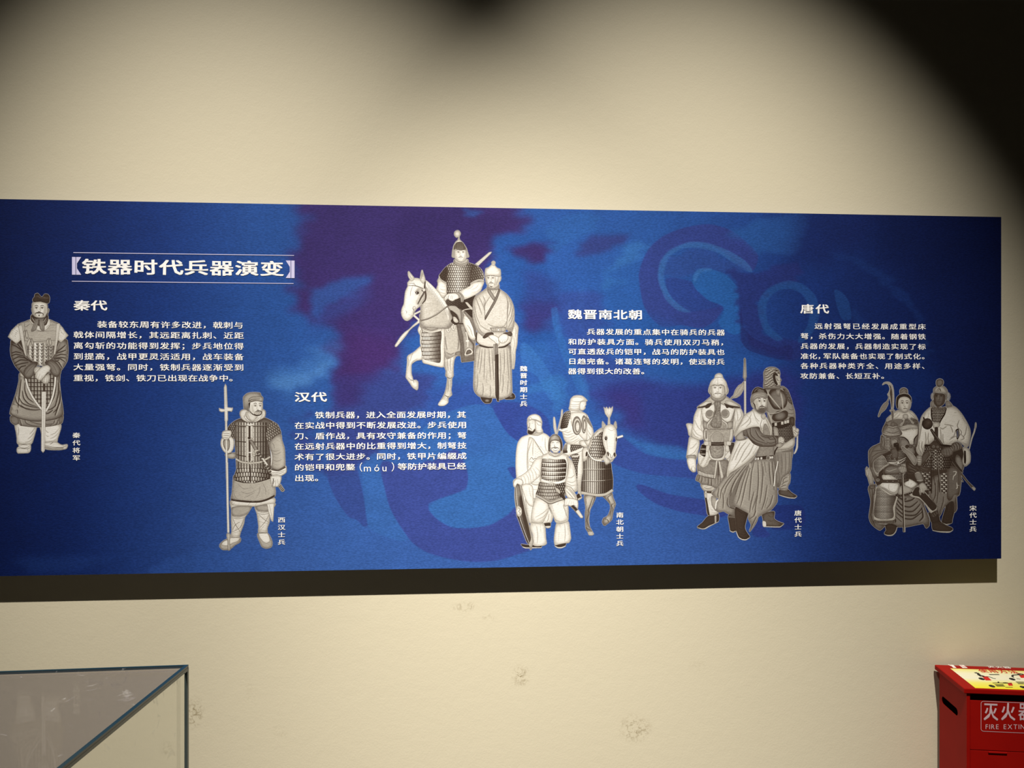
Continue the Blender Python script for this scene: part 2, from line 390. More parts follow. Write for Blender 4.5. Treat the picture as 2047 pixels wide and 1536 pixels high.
    L("745,670 800,680 855,665|770,1120 830,1120 880,1115", 20, .85, .95)
    L("570,1220 660,1270 800,1290 960,1275 1050,1230 1120,1190", 36, .3, .9, taper=0); L("570,1220 660,1270 800,1290 960,1275 1050,1230 1120,1190", 26, .68, 1, taper=0)
    L("550,1560 690,1600 800,1605|850,1610 1000,1570 1130,1530", 16, .15, .9)
    # left arm sleeve of scales
    k = P("440,745 500,660 560,640 570,700 545,800 545,900 500,870 470,790", .35, rim=.3); s.scales(k, 36, 30, 520, 80, .15, .5, rnd=.3)
    k = P("1085,700 1130,640 1170,625 1240,670 1275,740 1292,825 1200,860 1110,955 1065,900 1060,800", .4, rim=.3, line=.15)
    s.scales(k, 44, 36, 60, 900, .2, .68, ang=-.55, rnd=.3)
    L("1292,822 1200,865 1105,955", 18, .15, 1)
    # right arm, plain sleeve
    m = P("1290,825 1200,862 1105,955 1100,1010 1130,1090 1140,1200 1130,1330 1150,1380 1250,1400 1355,1350 1358,1200 1350,1050 1310,920", .64, rim=.35, r=6, lit=-.15)
    F("1150,960 1180,1000 1190,1060|1140,1080 1200,1100 1280,1080|1150,1130 1220,1150 1300,1110|1150,1180 1220,1200|1160,1230 1230,1260 1310,1230|1180,1300 1250,1330|1200,900 1280,950", 12, .4, .82, .55, clip=m)
    L("1132,1100 1145,1200 1135,1330", 16, .9, .9)
    P("1130,1385 1250,1400 1365,1330 1382,1380 1375,1440 1300,1490 1200,1498 1140,1470", .85, rim=.3, r=3)
    L("1140,1385 1250,1405 1362,1350", 28, .2, .95, taper=0); L("1150,1385 1250,1400 1350,1355", 8, .55, .6)
    L("1140,1440 1220,1445 1370,1400|1145,1465 1230,1470 1350,1430", 8, .4)
    # hand right + sword hilt/tip
    s.at(400, 925, 8)
    P("1255,350 1290,345 1352,440 1330,465 1300,460 1250,385", .6, rim=.2, smooth=False); L("1262,395 1295,370|1278,415 1310,390|1292,435 1325,410|1305,455 1340,430", 8, .12, taper=0)
    P("1130,220 1290,215 1280,330 1240,385 1200,385 1150,390 1130,300", .82, rim=.3, r=3)
    L("1180,250 1160,320 1165,385|1210,280 1205,380|1240,270 1250,350|1160,250 1180,300 1155,370", 10, .3)
    s.at(400, 765, 8)
    # sword across the belly
    P("765,880 820,885 860,935 820,945 780,915", .8, rim=.2); s.O(785, 890, 22, 18, .25, line=.2, alpha=False); L("765,900 800,915", 10, .85)
    P("790,920 835,925 925,1075 880,1095 800,960", .5, rim=.4, r=2, line=.2)
    P("885,1075 930,1080 945,1110 900,1135 870,1110", .8, rim=.2); s.O(855, 1135, 26, 22, .82, rim=.2, line=.3, alpha=False); s.O(860, 1165, 24, 20, .82, rim=.2, line=.3, alpha=False)
    P("900,1120 945,1100 1130,1420 1125,1470 1090,1440 980,1240", .4, rim=.3, r=2, line=.1)
    for i in range(9):
        x, y = 915+i*24, 1130+i*38
        L('%d,%d %d,%d' % (x, y+8, x+36, y-14), 10, .12, .9, taper=0)
        L('%d,%d %d,%d' % (x+8, y+22, x+44, y), 9, .78, .8, taper=0)
    P("985,1215 1015,1212 1085,1310 1070,1330 1040,1300", .85, rim=.1)
    # left sleeve around spear
    P("400,1150 560,1120 570,1195 520,1215 440,1200", .65, rim=.4, r=4)
    P("345,900 380,870 500,870 530,900 545,960 530,1060 490,1120 430,1140 370,1090 335,1010 332,950", .84, rim=.3, r=3)
    m = P("370,930 400,910 460,905 475,960 470,1040 430,1100 390,1050 368,990", .55, rim=.4, r=3)
    L("440,1140 500,1125 545,1050", 16, .25)
    # head: neck guard, hood
    m = P("635,500 650,450 720,425 800,460 990,425 1040,450 1048,500 1030,560 960,600 900,635 800,640 730,630 660,580", .82, rim=.3, r=4, line=.2, lw=10)
    F("700,560 720,520 740,470|730,600 760,560|960,590 990,520 1000,460|1000,560 1010,500", 14, .5, .9, .6, clip=m)
    P("735,470 800,480 880,520 920,550 870,600 820,625 770,590 740,540", .8, rim=.25, line=.4)
    F("760,500 790,570 820,610|900,560 870,600", 12, .5, .9, .5)
    L("700,540 740,600 820,632 900,600 950,555|720,520 770,590 830,610", 8, .4)
    P("700,420 690,300 692,230 740,180 800,160 880,156 960,165 975,205 1005,240 1002,290 990,310 900,290 820,305 775,340 780,460 740,440", .58, rim=.35, r=6, lit=.15)
    P("775,320 800,305 900,285 990,305 1000,380 995,440 985,490 960,525 900,525 850,510 800,470 785,400", .85, rim=.25, r=4, line=.4)
    P("770,300 790,255 830,230 900,225 975,225 1005,245 1002,290 990,310 900,288 820,302", .6, rim=.35, r=3, line=.35)
    L("780,340 800,315 900,290 985,308|780,300 830,270 960,260", 8, .2)
    P("775,340 800,320 795,380 788,420", .15, rim=0, line=None)
    s.face(905, 370, 92, 150, .55, .2, .85, 0)
    P("790,455 830,490 865,510 875,470 920,445 960,450 982,460 985,500 950,530 900,535 840,515", .14, rim=0, line=None, soft=0)
    P("872,500 880,470 915,460 965,462 975,490 950,515 895,515", .82, rim=.2, line=None); L("895,478 930,472 965,478", 7, .25); L("900,490 930,500 960,488", 7, .5); L("940,490 938,520", 8, .15)
    # spear and hand
    P("404,22 422,60 432,300 437,400 510,408 520,400 520,430 505,465 470,455 440,455 442,610 395,615 393,460 345,470 310,455 303,410 330,420 390,430 390,300 385,80", .84, rim=.2, r=2, line=.4, smooth=False)
    L("405,60 415,300 415,400|395,440 400,600", 7, .5)
    L("416,600 418,800 425,1150 430,1535", 28, .82, 1, taper=0, alpha=True); L("406,610 406,1000 416,1535|428,610 434,1100 444,1535", 5, .4, .8, taper=0)
    s.at(400, 925, 8)
    L("430,0 440,600 452,1120", 28, .82, 1, taper=0, alpha=True); L("418,0 426,600 438,1120|443,0 454,600 466,1120", 5, .45, .8, taper=0)
    P("428,1140 475,1140 480,1200 475,1260 480,1395 445,1400 440,1270 430,1200", .7, rim=.3, r=2, line=.2)
    L("430,1165 478,1165|432,1200 478,1200|455,1220 460,1390", 6, .3)
    s.at(400, 765, 8)
    P("365,785 430,768 495,770 502,820 480,870 440,915 370,905 350,850", .83, rim=.3, r=3, line=.25)
    L("370,820 430,815 480,825|365,850 430,850 475,855|365,880 420,885 450,885|495,800 460,800", 8, .35)
    return s

def fig_horseman():
    s = Pad(787, 457, 1041, 817, seed=3)
    s.at(785, 455, 8)
    P, L, F = s.P, s.L, s.fold
    P("740,800 1450,830 1300,1100 1320,1400 1300,2000 1080,1800 960,1650 860,1200", .45, rim=0, line=None); P("450,1500 980,1500 1080,1800 1070,2030 830,2060 480,1640", .6, rim=0, line=None)
    # sabre behind the shoulder and lance
    P("1320,585 1540,400 1582,392 1560,425 1370,610", .8, rim=.1, smooth=False); L("1340,600 1545,415", 5, .5)
    s.at(785, 635, 8)
    P("430,20 455,60 330,150 270,205 215,285 120,400 42,468 80,380 130,305 190,240 260,190 320,130 400,60", .8, rim=.15, r=2, line=.5)
    L("90,410 200,290 300,180", 5, .5)
    s.at(785, 455, 8)
    L("330,1400 420,1480 470,1540", 26, .78, 1, taper=0, alpha=True); L("340,1390 460,1330", 22, .75, 1, taper=0, alpha=True)
    s.at(785, 635, 8)
    # horse: raised near leg
    m = P("480,440 420,480 340,550 250,605 232,640 232,720 215,900 212,960 245,1010 280,1060 320,1120 385,1160 405,1130 408,1050 400,1020 375,1000 330,1000 318,960 300,900 298,820 305,745 380,690 500,650", .84, rim=.3, r=5)
    F("250,960 290,1000 320,1010|300,740 330,700 400,660|240,640 260,700 250,780|330,560 300,620 280,700", 14, .45, .9, .5, clip=m); L("280,1000 330,1010 340,1050", 10, .4, clip=m)
    # standing leg
    m = P("830,600 1010,590 985,680 972,780 970,860 972,930 948,980 945,1080 935,1160 945,1240 890,1290 885,1360 830,1405 760,1412 728,1395 750,1350 790,1290 825,1220 850,1140 865,1050 872,970 845,930 850,850 820,770", .76, rim=.4, r=6, lit=-.2)
    s.speck(m, .09); F("870,640 880,760 890,850|930,640 920,760 930,850|890,1000 895,1100 880,1200|925,1000 922,1100", 14, .42, .86, .6, clip=m)
    L("870,950 910,975 950,960|830,1240 880,1270 900,1260|890,1270 870,1300", 12, .3, clip=m); P("745,1360 800,1300 860,1320 885,1360 830,1405 760,1412 728,1395", .84, rim=.2, clip=m, line=None)
    # white cloth at left of chest
    P("455,110 415,160 405,210 430,270 460,300 480,200", .85, rim=.2)
    # horse body, belly
    m = P("450,0 960,0 1080,90 1085,560 1075,612 1000,600 940,640 860,660 800,500 560,400 455,180", .66, rim=.3, r=8)
    s.speck(m, .07)
    F("1040,200 1060,380 1040,520|860,560 930,590 990,560|840,300 850,420 870,520", 26, .35, .8, .5, clip=m)
    m = P("1000,560 1085,540 1078,615 1000,605", .5, clip=m, line=None)
    # saddle flap
    m = P("1010,90 1140,95 1210,300 1300,420 1310,690 1200,705 1100,715 1085,600 1080,420", .35, rim=.2, r=3, smooth=False)
    P("1075,110 1140,110 1200,320 1290,440 1285,600 1150,645 1120,300", .55, rim=.3, line=.2, smooth=False); s.speck(m, .08)
    L("1170,230 1190,290 1200,380 1200,470", 20, .75, taper=0); L("1170,375 1220,375", 26, .8, taper=0)
    P("1185,500 1240,490 1285,540 1270,590 1160,612 1145,590", .8, rim=.15, line=.25); P("1190,530 1235,515 1262,550 1240,575 1175,590", .4, rim=.3, alpha=False)
    # lamellar breast armour
    P("450,200 560,240 770,195 830,150 820,780 700,780 560,745 480,715 465,560 440,400 440,300", .8, rim=.2, line=.35)
    m = P("480,205 600,245 770,215 765,460 762,712 640,705 490,660 465,560 460,350", .4, rim=.2, r=3, line=.2)
    s.scales(m, 60, 24, 540, 150, .3, .95, off=.5, bend=6, gap=.22)
    P("480,205 600,250 775,215 775,180 600,225 478,180", .82, rim=.15, line=.35, alpha=False)
    # chest bulk of horse over it
    m = P("440,-60 940,-60 960,20 860,100 780,160 640,205 540,195 480,160 455,80", .72, rim=.35, r=7)
    s.speck(m, .07); L("470,110 520,170 620,205 760,165 860,100 960,40", 8, .3)
    # pendants
    for x, y in ((890, 185), (970, 150)):
        P([[x, y+55], [x-38, y], [x-12, y-22], [x, y-30], [x+12, y-22], [x+38, y]] and np.array([[x, y+60], [x-38, y+5], [x-20, y-30], [x, y-22], [x+20, y-30], [x+38, y+5]], float), .8, rim=.1, line=.3)
        L('%d,%d %d,%d %d,%d|%d,%d %d,%d %d,%d' % (x-15, y-8, x+15, y, x-12, y+10, x-15, y+22, x+12, y+20, x, y+36), 6, .35)
        s.O(x, y-38, 12, 12, .8, rim=0, line=.35, alpha=False)
    s.at(785, 455, 8)
    # neck
    m = P("530,860 620,930 700,1000 800,1100 860,1200 900,1280 960,1400 960,1540 880,1620 450,1600 440,1500 448,1300 440,1200 500,1050", .68, rim=.4, r=9, lit=.12)
    s.speck(m, .07)
    # mane
    k = P("520,850 600,900 700,1000 800,1110 850,1200 885,1280 905,1420 885,1480 860,1380 820,1290 760,1200 690,1110 620,1040 560,980 530,940", .84, rim=.15, line=None)
    for i in range(26):
        t = i/25.; x, y = 540+330*t, 890+430*t**1.15
        L('%f,%f %f,%f %f,%f' % (x, y-10, x+22, y+70, x+44, y+125), 8, .42 if i % 2 else .9, .75)
    # near chest collar strap
    L("450,1490 560,1460 700,1390 820,1300 890,1250", 24, .3, 1, taper=0); L("450,1488 560,1455 700,1385 820,1295 885,1250", 12, .62, .8)
    # head
    m = P("530,850 520,940 530,1100 505,1180 460,1240 385,1300 350,1350 330,1410 290,1460 230,1492 180,1470 150,1420 138,1360 150,1290 180,1220 190,1120 205,1020 240,940 240,880 300,820 380,810 460,830", .86, rim=.3, r=7, lit=.1)
    s.speck(m, .03)
    P("380,1000 450,960 500,1000 515,1120 470,1200 400,1240 380,1180 430,1090", .68, rim=.3, line=None, clip=m, soft=3)
    P("300,860 250,780 245,710 262,702 300,750 345,815", .82, rim=.25, line=.45); P("440,840 448,760 468,680 490,730 512,800 520,850 490,900", .78, rim=.25, line=.45)
    L("460,820 470,760 472,720", 20, .4, .7, soft=1); L("270,760 290,800 310,820", 12, .5, .7)
    L("520,860 510,960 530,1080 520,1160 470,1220", 26, .22, .95); L("460,1000 500,1040 450,1130 400,1230", 26, .3, 1); L("495,1010 430,1110 365,1250", 8, .75)
    L("250,930 340,930 420,950 500,985", 14, .35); L("270,900 310,890 350,910 380,940|330,870 350,900", 10, .45)
    L("320,940 300,990 285,1040 280,1100", 10, .55)
    s.O(500, 998, 24, 26, .88, rim=.2, line=.3, alpha=False); s.O(345, 1285, 24, 24, .88, rim=.2, line=.3, alpha=False)
    P("360,1045 380,1025 410,1030 420,1050 390,1070", .15, rim=0, line=.1, alpha=False); s.O(382, 1046, 8, 8, .75, rim=0, line=None, alpha=False); L("350,1030 385,1008 430,1025|355,1075 395,1082", 8, .4)
    L("205,1330 225,1350 215,1375|310,1330 325,1360|190,1240 200,1300|280,1430 320,1400|250,1390 300,1400", 9, .5)
    L("330,1300 340,1340 330,1390|310,1290 345,1340", 9, .35)
    # saddle
    P("880,1255 960,1245 1040,1270 1090,1330 1100,1500 1085,1560 1060,1480 1030,1400 950,1340 900,1310", .6, rim=.4, r=3, line=.2)
    P("920,1330 1000,1370 1040,1430 1060,1520 1000,1560 930,1500 960,1440", .2, rim=.2, line=None)
    P("970,1430 1010,1440 1050,1500 1020,1530 975,1500", .85, rim=.3, line=None)
    L("950,1480 1000,1530 1130,1535", 18, .15, 1)
    # rider's leg
    m = P("1110,1330 1160,1340 1230,1400 1290,1500 1330,1600 1340,1780 1290,1800 1230,1770 1160,1620 1120,1500 1140,1400", .84, rim=.3, r=5)
    F("1130,1400 1180,1420 1220,1470|1140,1450 1200,1480|1190,1560 1240,1620 1280,1740|1180,1600 1230,1700", 13, .45, .9, .6, clip=m)
    P("1130,1350 1200,1340 1270,1440 1330,1640 1330,1760 1290,1620 1220,1460", .5, rim=.3, line=.25)
    # lower skirt armour
    m = P("855,1160 1060,1130 1160,1140 1320,1080 1320,1300 1290,1420 1260,1440 1150,1330 1060,1300 1000,1250 890,1250 850,1210", .3, rim=.3, r=4)
    s.scales(m, 30, 28, 1060, 400, .2, .72, ang=.5, gap=.25)
    L("1060,1230 1110,1300 1100,1330", 16, .15); P("1160,1200 1200,1200 1280,1290 1270,1320 1220,1280", .8, rim=.2); L("1120,1325 1200,1305 1270,1300", 18, .68)
    # rider torso
    m = P("740,790 790,700 850,630 930,575 1000,560 1200,560 1310,595 1400,650 1445,720 1455,830 1320,870 1240,910 1215,1100 1060,1120 880,1100 860,900 840,870", .4, rim=.35, r=6)
    s.scales(m, 40, 32, 1040, 170, .25, .92, gap=.24, rnd=.12)
    k = s.cov(spline(pts("850,630 790,700 740,790 840,870 865,800 880,700"), 1)); s.scales(k, 42, 34, 840, 90, .25, .6, ang=.5, gap=.24)
    k = s.cov(spline(pts("1260,700 1310,600 1400,650 1450,730 1455,830 1320,870 1240,900 1250,800"), 1)); s.scales(k, 40, 34, 1370, 110, .35, .82, ang=-.2, gap=.22, rnd=.2)
    L("1250,900 1240,800 1265,690 1310,610", 14, .25, .8); L("865,900 870,780 890,680", 14, .25, .8); L("1050,620 1048,1050", 12, .9, .7)
    L("735,775 760,830 820,870 855,890", 26, .58, 1, taper=0); L("1245,905 1300,870 1380,840 1455,850", 28, .62, 1, taper=0)
    # sleeves
    m = P("735,820 800,870 858,900 862,1080 800,1130 740,1040 700,990 722,920", .86, rim=.3, r=5); F("760,980 800,1000 850,1000|740,1030 800,1050 850,1060|780,940 840,950", 10, .5, .9, .6, clip=m)
    m = P("1245,905 1320,875 1452,865 1430,950 1400,1020 1300,1090 1140,1155 1120,1090 1060,1030 1150,980 1240,930", .86, rim=.3, r=5, line=.35)
    F("1290,920 1260,960 1200,990|1380,900 1340,960 1260,1000|1420,960 1350,1020 1250,1050|1330,1040 1250,1080", 10, .55, .92, .5, clip=m)
    P("990,1040 1050,1030 1110,1070 1140,1130 1130,1190 1090,1190 1080,1120 1030,1070", .66, rim=.3, line=.25); L("1040,1035 1100,1090 1120,1190", 7, .3)
    P("850,1080 900,1055 1000,1050 1050,1080 1060,1130 1000,1155 960,1180 910,1165 880,1140 840,1180 820,1160 830,1110", .84, rim=.3, r=3, line=.25)
    L("870,1100 850,1150|900,1080 885,1130 890,1160|940,1085 925,1140|960,1090 950,1150|790,1130 850,1095", 8, .3)
    # head
    P("990,510 1060,560 1130,560 1200,510 1210,560 1170,610 1080,625 1010,600 975,560", .6, rim=.3, line=.3)
    P("1000,510 1100,560 1190,505 1195,545 1110,590 1010,560", .82, rim=.3)
    L("1020,560 1080,585 1150,570", 7, .4)
    P("985,370 1010,350 1090,330 1170,350 1190,400 1180,480 1150,530 1090,550 1030,530 985,470", .84, rim=.3, r=4, lit=-.1)
    s.face(1085, 392, 90, 150, .1, .3, .84, 1)
    m = P("1040,200 1050,150 1020,160 990,130 985,90 1000,60 1035,45 1065,55 1085,90 1080,120 1065,150 1075,195 1130,250 1180,330 1195,380 1175,375 1150,355 1090,365 1030,350 1005,345 975,380 975,480 950,470 950,420 960,360 975,290 1010,225", .78, rim=.35, r=4)
    k = s.cov(spline(pts("985,290 1030,235 1110,235 1160,310 1170,350 1090,362 1010,345 975,350"), 1))
    s.scales(k, 2000, 26, 1075, 110, .35, .9, off=0, gap=.3)
    P("1175,350 1195,380 1222,465 1190,480 1175,420", .75, rim=.3); P("960,350 985,360 985,480 950,470 950,420", .72, rim=.3)
    L("1000,370 1030,355 1090,368 1160,355 1180,380", 8, .4)
    # the standing man: sash behind
    s.at(785, 635, 8)
    m = P("1930,60 1980,100 2008,160 2000,260 1990,420 1965,540 1960,660 1940,820 1905,815 1895,700 1880,500 1880,300 1900,200", .8, rim=.3, r=5)
    F("1940,120 1970,200 1960,320|1930,300 1950,420 1920,560|1920,560 1940,640 1930,760|1980,160 1985,260", 12, .5, .9, .5, clip=m)
    # shoes
    P("1410,1270 1580,1260 1585,1330 1560,1368 1480,1372 1430,1330", .18, rim=.2, line=.1); s.O(1510, 1330, 34, 20, .45, rim=0, line=None, alpha=False, soft=2)
    P("1790,1295 1870,1215 1930,1215 1958,1260 1945,1300 1880,1308", .18, rim=.2, line=.1); s.O(1890, 1260, 26, 18, .42, rim=0, line=None, alpha=False, soft=2)
    # skirt
    m = P("1350,440 1870,440 1890,560 1900,800 1905,1000 1908,1220 1830,1280 1720,1318 1690,1290 1560,1290 1480,1280 1380,1262 1310,1190 1290,1080 1300,800 1310,560", .67, rim=.4, r=8)
    s.speck(m, .08)
    F("1400,480 1380,640 1360,820|1430,500 1420,680 1390,900|1480,500 1470,700 1460,1000|1540,500 1550,700 1570,1000|1590,500 1600,700 1620,1000|1360,900 1360,1050 1340,1180|1440,1050 1450,1150 1440,1250|1720,560 1730,800 1720,1100|1780,500 1790,700 1780,900|1830,500 1840,700 1860,1000|1760,900 1770,1050 1750,1200|1850,1000 1840,1150 1830,1230|1560,1080 1570,1200 1560,1270|1510,900 1500,1050|1690,900 1700,1100 1700,1250|1330,600 1325,800", 18, .42, .84, .6, clip=m)
    # jacket hem
    m = P("1350,230 1900,240 1885,400 1800,470 1690,490 1560,480 1440,460 1340,400 1330,350", .76, rim=.3, r=5)
    F("1700,260 1710,340|1660,250 1650,310|1750,240 1745,270", 10, .5, .9, .5, clip=m)
    L("1345,230 1335,330 1335,390 1400,445 1520,478 1610,475|1690,480 1790,465 1885,400", 30, .18, 1)
    L("1345,395 1420,440 1520,465|1700,472 1780,455 1870,405", 8, .5, .7)
    s.at(785, 455, 8)
    # jacket
    m = P("1520,960 1450,1010 1360,1070 1310,1110 1280,1200 1275,1400 1290,1500 1340,1640 1460,1760 1520,1720 1570,1700 1600,1640 1780,1600 1830,1640 1900,1680 1940,1560 1945,1350 1930,1250 1890,1150 1820,1060 1720,990 1690,960", .74, rim=.4, r=9)
    s.speck(m, .05)
    F("1330,1130 1380,1250 1430,1400|1380,1110 1440,1230 1470,1330|1310,1250 1340,1420 1400,1560|1300,1350 1330,1480 1380,1600|1440,1090 1480,1180 1470,1280|1350,1180 1400,1330|1820,1100 1850,1230 1830,1400|1900,1220 1880,1340 1840,1450|1920,1300 1900,1420 1850,1520|1930,1400 1900,1500 1850,1600|1400,1560 1480,1620 1560,1650|1360,1580 1430,1680 1520,1700|1520,1540 1600,1580 1700,1590|1740,1600 1800,1560 1820,1500|1560,1100 1500,1190 1470,1260|1860,1150 1900,1260", 16, .42, .88, .6, clip=m)
    L("1455,1180 1470,1300 1475,1450|1835,1180 1835,1400 1820,1600", 12, .35, .7)
    P("1545,980 1600,1070 1640,1040 1690,960 1690,1000 1650,1110 1600,1110", .84, rim=.2, line=.35); L("1600,990 1610,1060", 26, .4, .7, soft=1)
    P("1520,985 1550,985 1640,1130 1620,1170 1570,1110 1520,1030", .5, rim=.3, r=2, line=.25)
    P("1690,960 1715,1010 1690,1100 1640,1210 1570,1330 1480,1480 1475,1430 1560,1280 1620,1170 1660,1080 1685,1010", .42, rim=.3, r=2, line=.2)
    L("1480,1460 1540,1380", 22, .2, .7)
    # belt
    P("1560,1605 1800,1595 1805,1655 1770,1668 1610,1668 1575,1640", .62, rim=.3, r=3); L("1645,1610 1650,1665|1735,1605 1735,1665|1615,1610 1620,1660", 12, .3); s.O(1690, 1638, 14, 18, .88, rim=0, line=.3, alpha=False)
    # cuffs, hands, cane sword
    P("1440,1760 1500,1690 1600,1680 1610,1720 1540,1740 1470,1775", .3, rim=.2, line=.15); P("1770,1690 1880,1665 1908,1700 1895,1740 1850,1730 1775,1705", .32, rim=.2, line=.15)
    P("1530,1740 1600,1715 1680,1750 1720,1790 1715,1840 1690,1890 1660,1880 1630,1830 1570,1790", .84, rim=.3, r=3)
    P("1690,1760 1760,1700 1840,1720 1845,1780 1800,1840 1740,1850 1700,1820", .84, rim=.3, r=3)
    L("1650,1790 1670,1860|1690,1800 1690,1870|1740,1790 1710,1830|1770,1790 1750,1840|1800,1790 1780,1840", 8, .35)
    s.at(785, 635, 8)
    P("1635,430 1675,420 1685,580 1640,600", .6, rim=.4, line=.25); P("1610,430 1635,430 1635,690 1615,690", .72, rim=.3, line=.4)
    P("1640,600 1690,585 1692,900 1696,1200 1700,1345 1670,1340 1645,1240 1640,900", .17, rim=.1, line=.08, smooth=False); L("1655,640 1660,1000 1665,1250", 7, .42, .7)
    s.at(785, 455, 8)
    # his head
    P("1510,940 1600,980 1690,900 1695,985 1610,1000 1530,990", .6, rim=.3)
    P("1478,770 1490,720 1600,700 1715,760 1735,800 1725,850 1700,880 1690,930 1620,975 1560,970 1515,930 1490,870", .82, rim=.35, r=5, lit=-.1)
    L("1690,790 1680,850 1650,920", 22, .4, .6, soft=1)
    s.face(1570, 805, 88, 150, -.15, .25, .82, 1.3, tilt=.1)
    L("1530,895 1525,940|1625,895 1640,930", 9, .2); L("1560,935 1575,950 1595,938", 16, .3)
    P("1585,590 1580,560 1595,540 1615,535 1635,545 1642,570 1632,600 1670,645 1720,670 1722,780 1640,770 1560,770 1480,775 1485,660 1530,640", .84, rim=.35, r=5)
    L("1590,600 1610,608 1635,600|1490,700 1500,760|1660,700 1700,690", 9, .5); L("1480,778 1560,768 1700,790", 8, .4)
    return s

def fig_cavalry():
    s = Pad(1022, 786, 1250, 1104, seed=4)
    s.at(1010, 920, 8)
    P, L, F = s.P, s.L, s.fold
    # horse legs
    m = P("1270,560 1440,570 1410,690 1360,790 1345,880 1340,960 1350,1060 1375,1110 1415,1180 1400,1200 1340,1200 1320,1150 1285,1090 1280,960 1275,860 1285,760 1268,650", .68, rim=.55, r=6, lit=.25, line=.2)
    F("1400,600 1360,720 1330,800|1290,620 1300,700|1330,880 1310,960 1330,1050|1290,1080 1340,1110 1370,1120|1350,760 1330,800 1340,840", 18, .25, .9, .7, clip=m); P("1325,1150 1400,1145 1415,1185 1400,1202 1340,1202", .8, rim=.3, clip=m)
    m = P("1555,565 1700,520 1725,600 1765,700 1740,780 1720,860 1700,960 1600,1045 1570,1040 1550,990 1570,930 1610,910 1650,870 1680,780 1670,700 1600,620", .68, rim=.55, r=6, lit=-.2, line=.2)
    F("1700,560 1640,600 1680,680|1740,700 1700,720 1720,780|1690,820 1680,900|1600,940 1640,960 1660,1000|1620,900 1600,960", 18, .25, .9, .7, clip=m)
    # bard lower
    s.at(1010, 780, 8)
    m = P("1320,1060 1440,1130 1560,1150 1680,1160 1700,1260 1722,1420 1715,1600 1650,1640 1440,1670 1220,1650 1215,1500 1240,1300 1240,1150", .45, rim=.35, r=6)
    for y0, y1 in ((1060, 1270), (1270, 1450), (1450, 1650)):
        k = s.cov(spline(pts('1200,%d 1450,%d 1740,%d 1740,%d 1450,%d 1200,%d' % (y0, y0+8, y0-25, y1-25, y1+8, y1)), 1))*m
        s.scales(k, 3000, 32, 1390, 140, .2, .9, off=0, gap=.3)
    L("1230,1275 1450,1280 1700,1255|1220,1455 1450,1465 1720,1425", 12, .3, .9); L("1230,1268 1450,1270 1600,1262|1220,1448 1450,1455 1600,1445", 6, .85, .9, clip=m)
    L("1215,1640 1450,1680 1600,1670 1715,1600", 44, .3, 1, taper=0, alpha=True); L("1215,1640 1450,1680 1600,1670 1715,1600", 36, .66, 1, taper=0)
    # rider far
    L("1780,765 1880,735", 26, .86, 1, taper=0, alpha=True)
    m = P("980,840 1050,860 1240,880 1280,920 1250,1000 1240,1130 1240,1300 1210,1500 1215,1700 1180,1760 1160,1600 1140,1400 1120,1280 1050,1080 960,1040 920,1000 940,900", .84, rim=.3, r=5)
    k = P("1050,870 1150,860 1290,900 1260,930 1120,980 1050,1000", .35, clip=m); s.scales(k, 34, 30, 1150, 300, .12, .6, gap=.3)
    k = P("1040,1050 1180,1030 1160,1200 1140,1440 1100,1300 1060,1130", .35, clip=m); s.scales(k, 34, 28, 1100, 300, .12, .62, gap=.3)
    k = P("920,940 985,960 990,1010 930,1010", .3, clip=m); P("920,830 985,820 985,960 925,950", .5, clip=m); L("925,870 985,860", 26, .85, .9)
    L("920,1030 1050,1010 1250,930", 30, .82, 1, taper=0); L("1020,1035 1150,1010 1260,950|930,1040 1100,1040", 7, .35)
    L("1060,1060 1150,1060 1200,1020", 26, .8, .9)
    P("1230,960 1300,900 1330,960 1320,1060 1290,1130 1240,1140", .78, rim=.3); P("1290,1000 1320,985 1310,1050 1285,1060", .2, rim=0, line=None)
    s.at(1010, 920, 8); P("1140,560 1180,540 1200,580 1225,590 1210,620 1150,640", .2, rim=.2); P("1160,620 1225,590 1222,610 1170,640", .8, rim=.1); s.at(1010, 780, 8)
    # cape left shoulder pad of rider + torso
    m = P("1030,330 1080,300 1180,320 1220,340 1310,400 1350,500 1400,620 1410,720 1360,860 1300,900 1200,880 1050,870 980,840 940,780 910,660 890,580 940,420", .86, rim=.3, r=6)
    m2 = P("1060,360 1280,370 1310,500 1310,780 1290,820 1240,780 1080,600 1040,450", .82, rim=.25, clip=m, line=.4)
    for q, cx, cy, rx, ry in ((0, 1145, 570, 72, 150), (1, 1258, 550, 38, 145)):
        for i, gg in enumerate((.45, .82, .5, .9)):
            s.O(cx+i*4, cy+i*6, rx*(1-i*.2), ry*(1-i*.17), gg, rim=.2, line=.35, alpha=False)
    P("940,370 1010,335 1045,350 1030,460 1010,560 990,600 900,620 880,600 900,480", .5, rim=.3, line=.25, clip=None)
    k = s.cov(spline(pts("940,370 1010,335 1045,350 1030,460 1010,560 990,600 900,620 880,600 900,480"), 1)); s.scales(k, 34, 26, 970, 120, .2, .75, ang=-.2, gap=.3)
    L("865,630 920,655 990,630 1020,560 1040,470", 26, .86, 1, taper=0, alpha=True); L("870,645 930,668 1000,640", 6, .4)
    P("1290,420 1340,470 1390,580 1395,605 1350,560 1310,500", .6, rim=.3); L("1295,415 1350,470 1398,590", 10, .86)
    F("930,700 1000,720 1100,690|930,750 1010,770 1120,720|960,790 1050,800 1150,740|990,830 1080,830 1180,770|1320,640 1350,700 1380,720|1320,700 1350,760 1380,790|1330,590 1370,640|950,670 1010,680 1060,650|1100,850 1170,810 1210,780", 10, .45, .92, .6, clip=m)
    P("1180,830 1230,800 1310,830 1340,880 1290,920 1200,880", .82, rim=.3); P("1270,820 1320,800 1380,760 1390,800 1350,880 1310,890", .83, rim=.3); L("1280,800 1320,815", 16, .35)
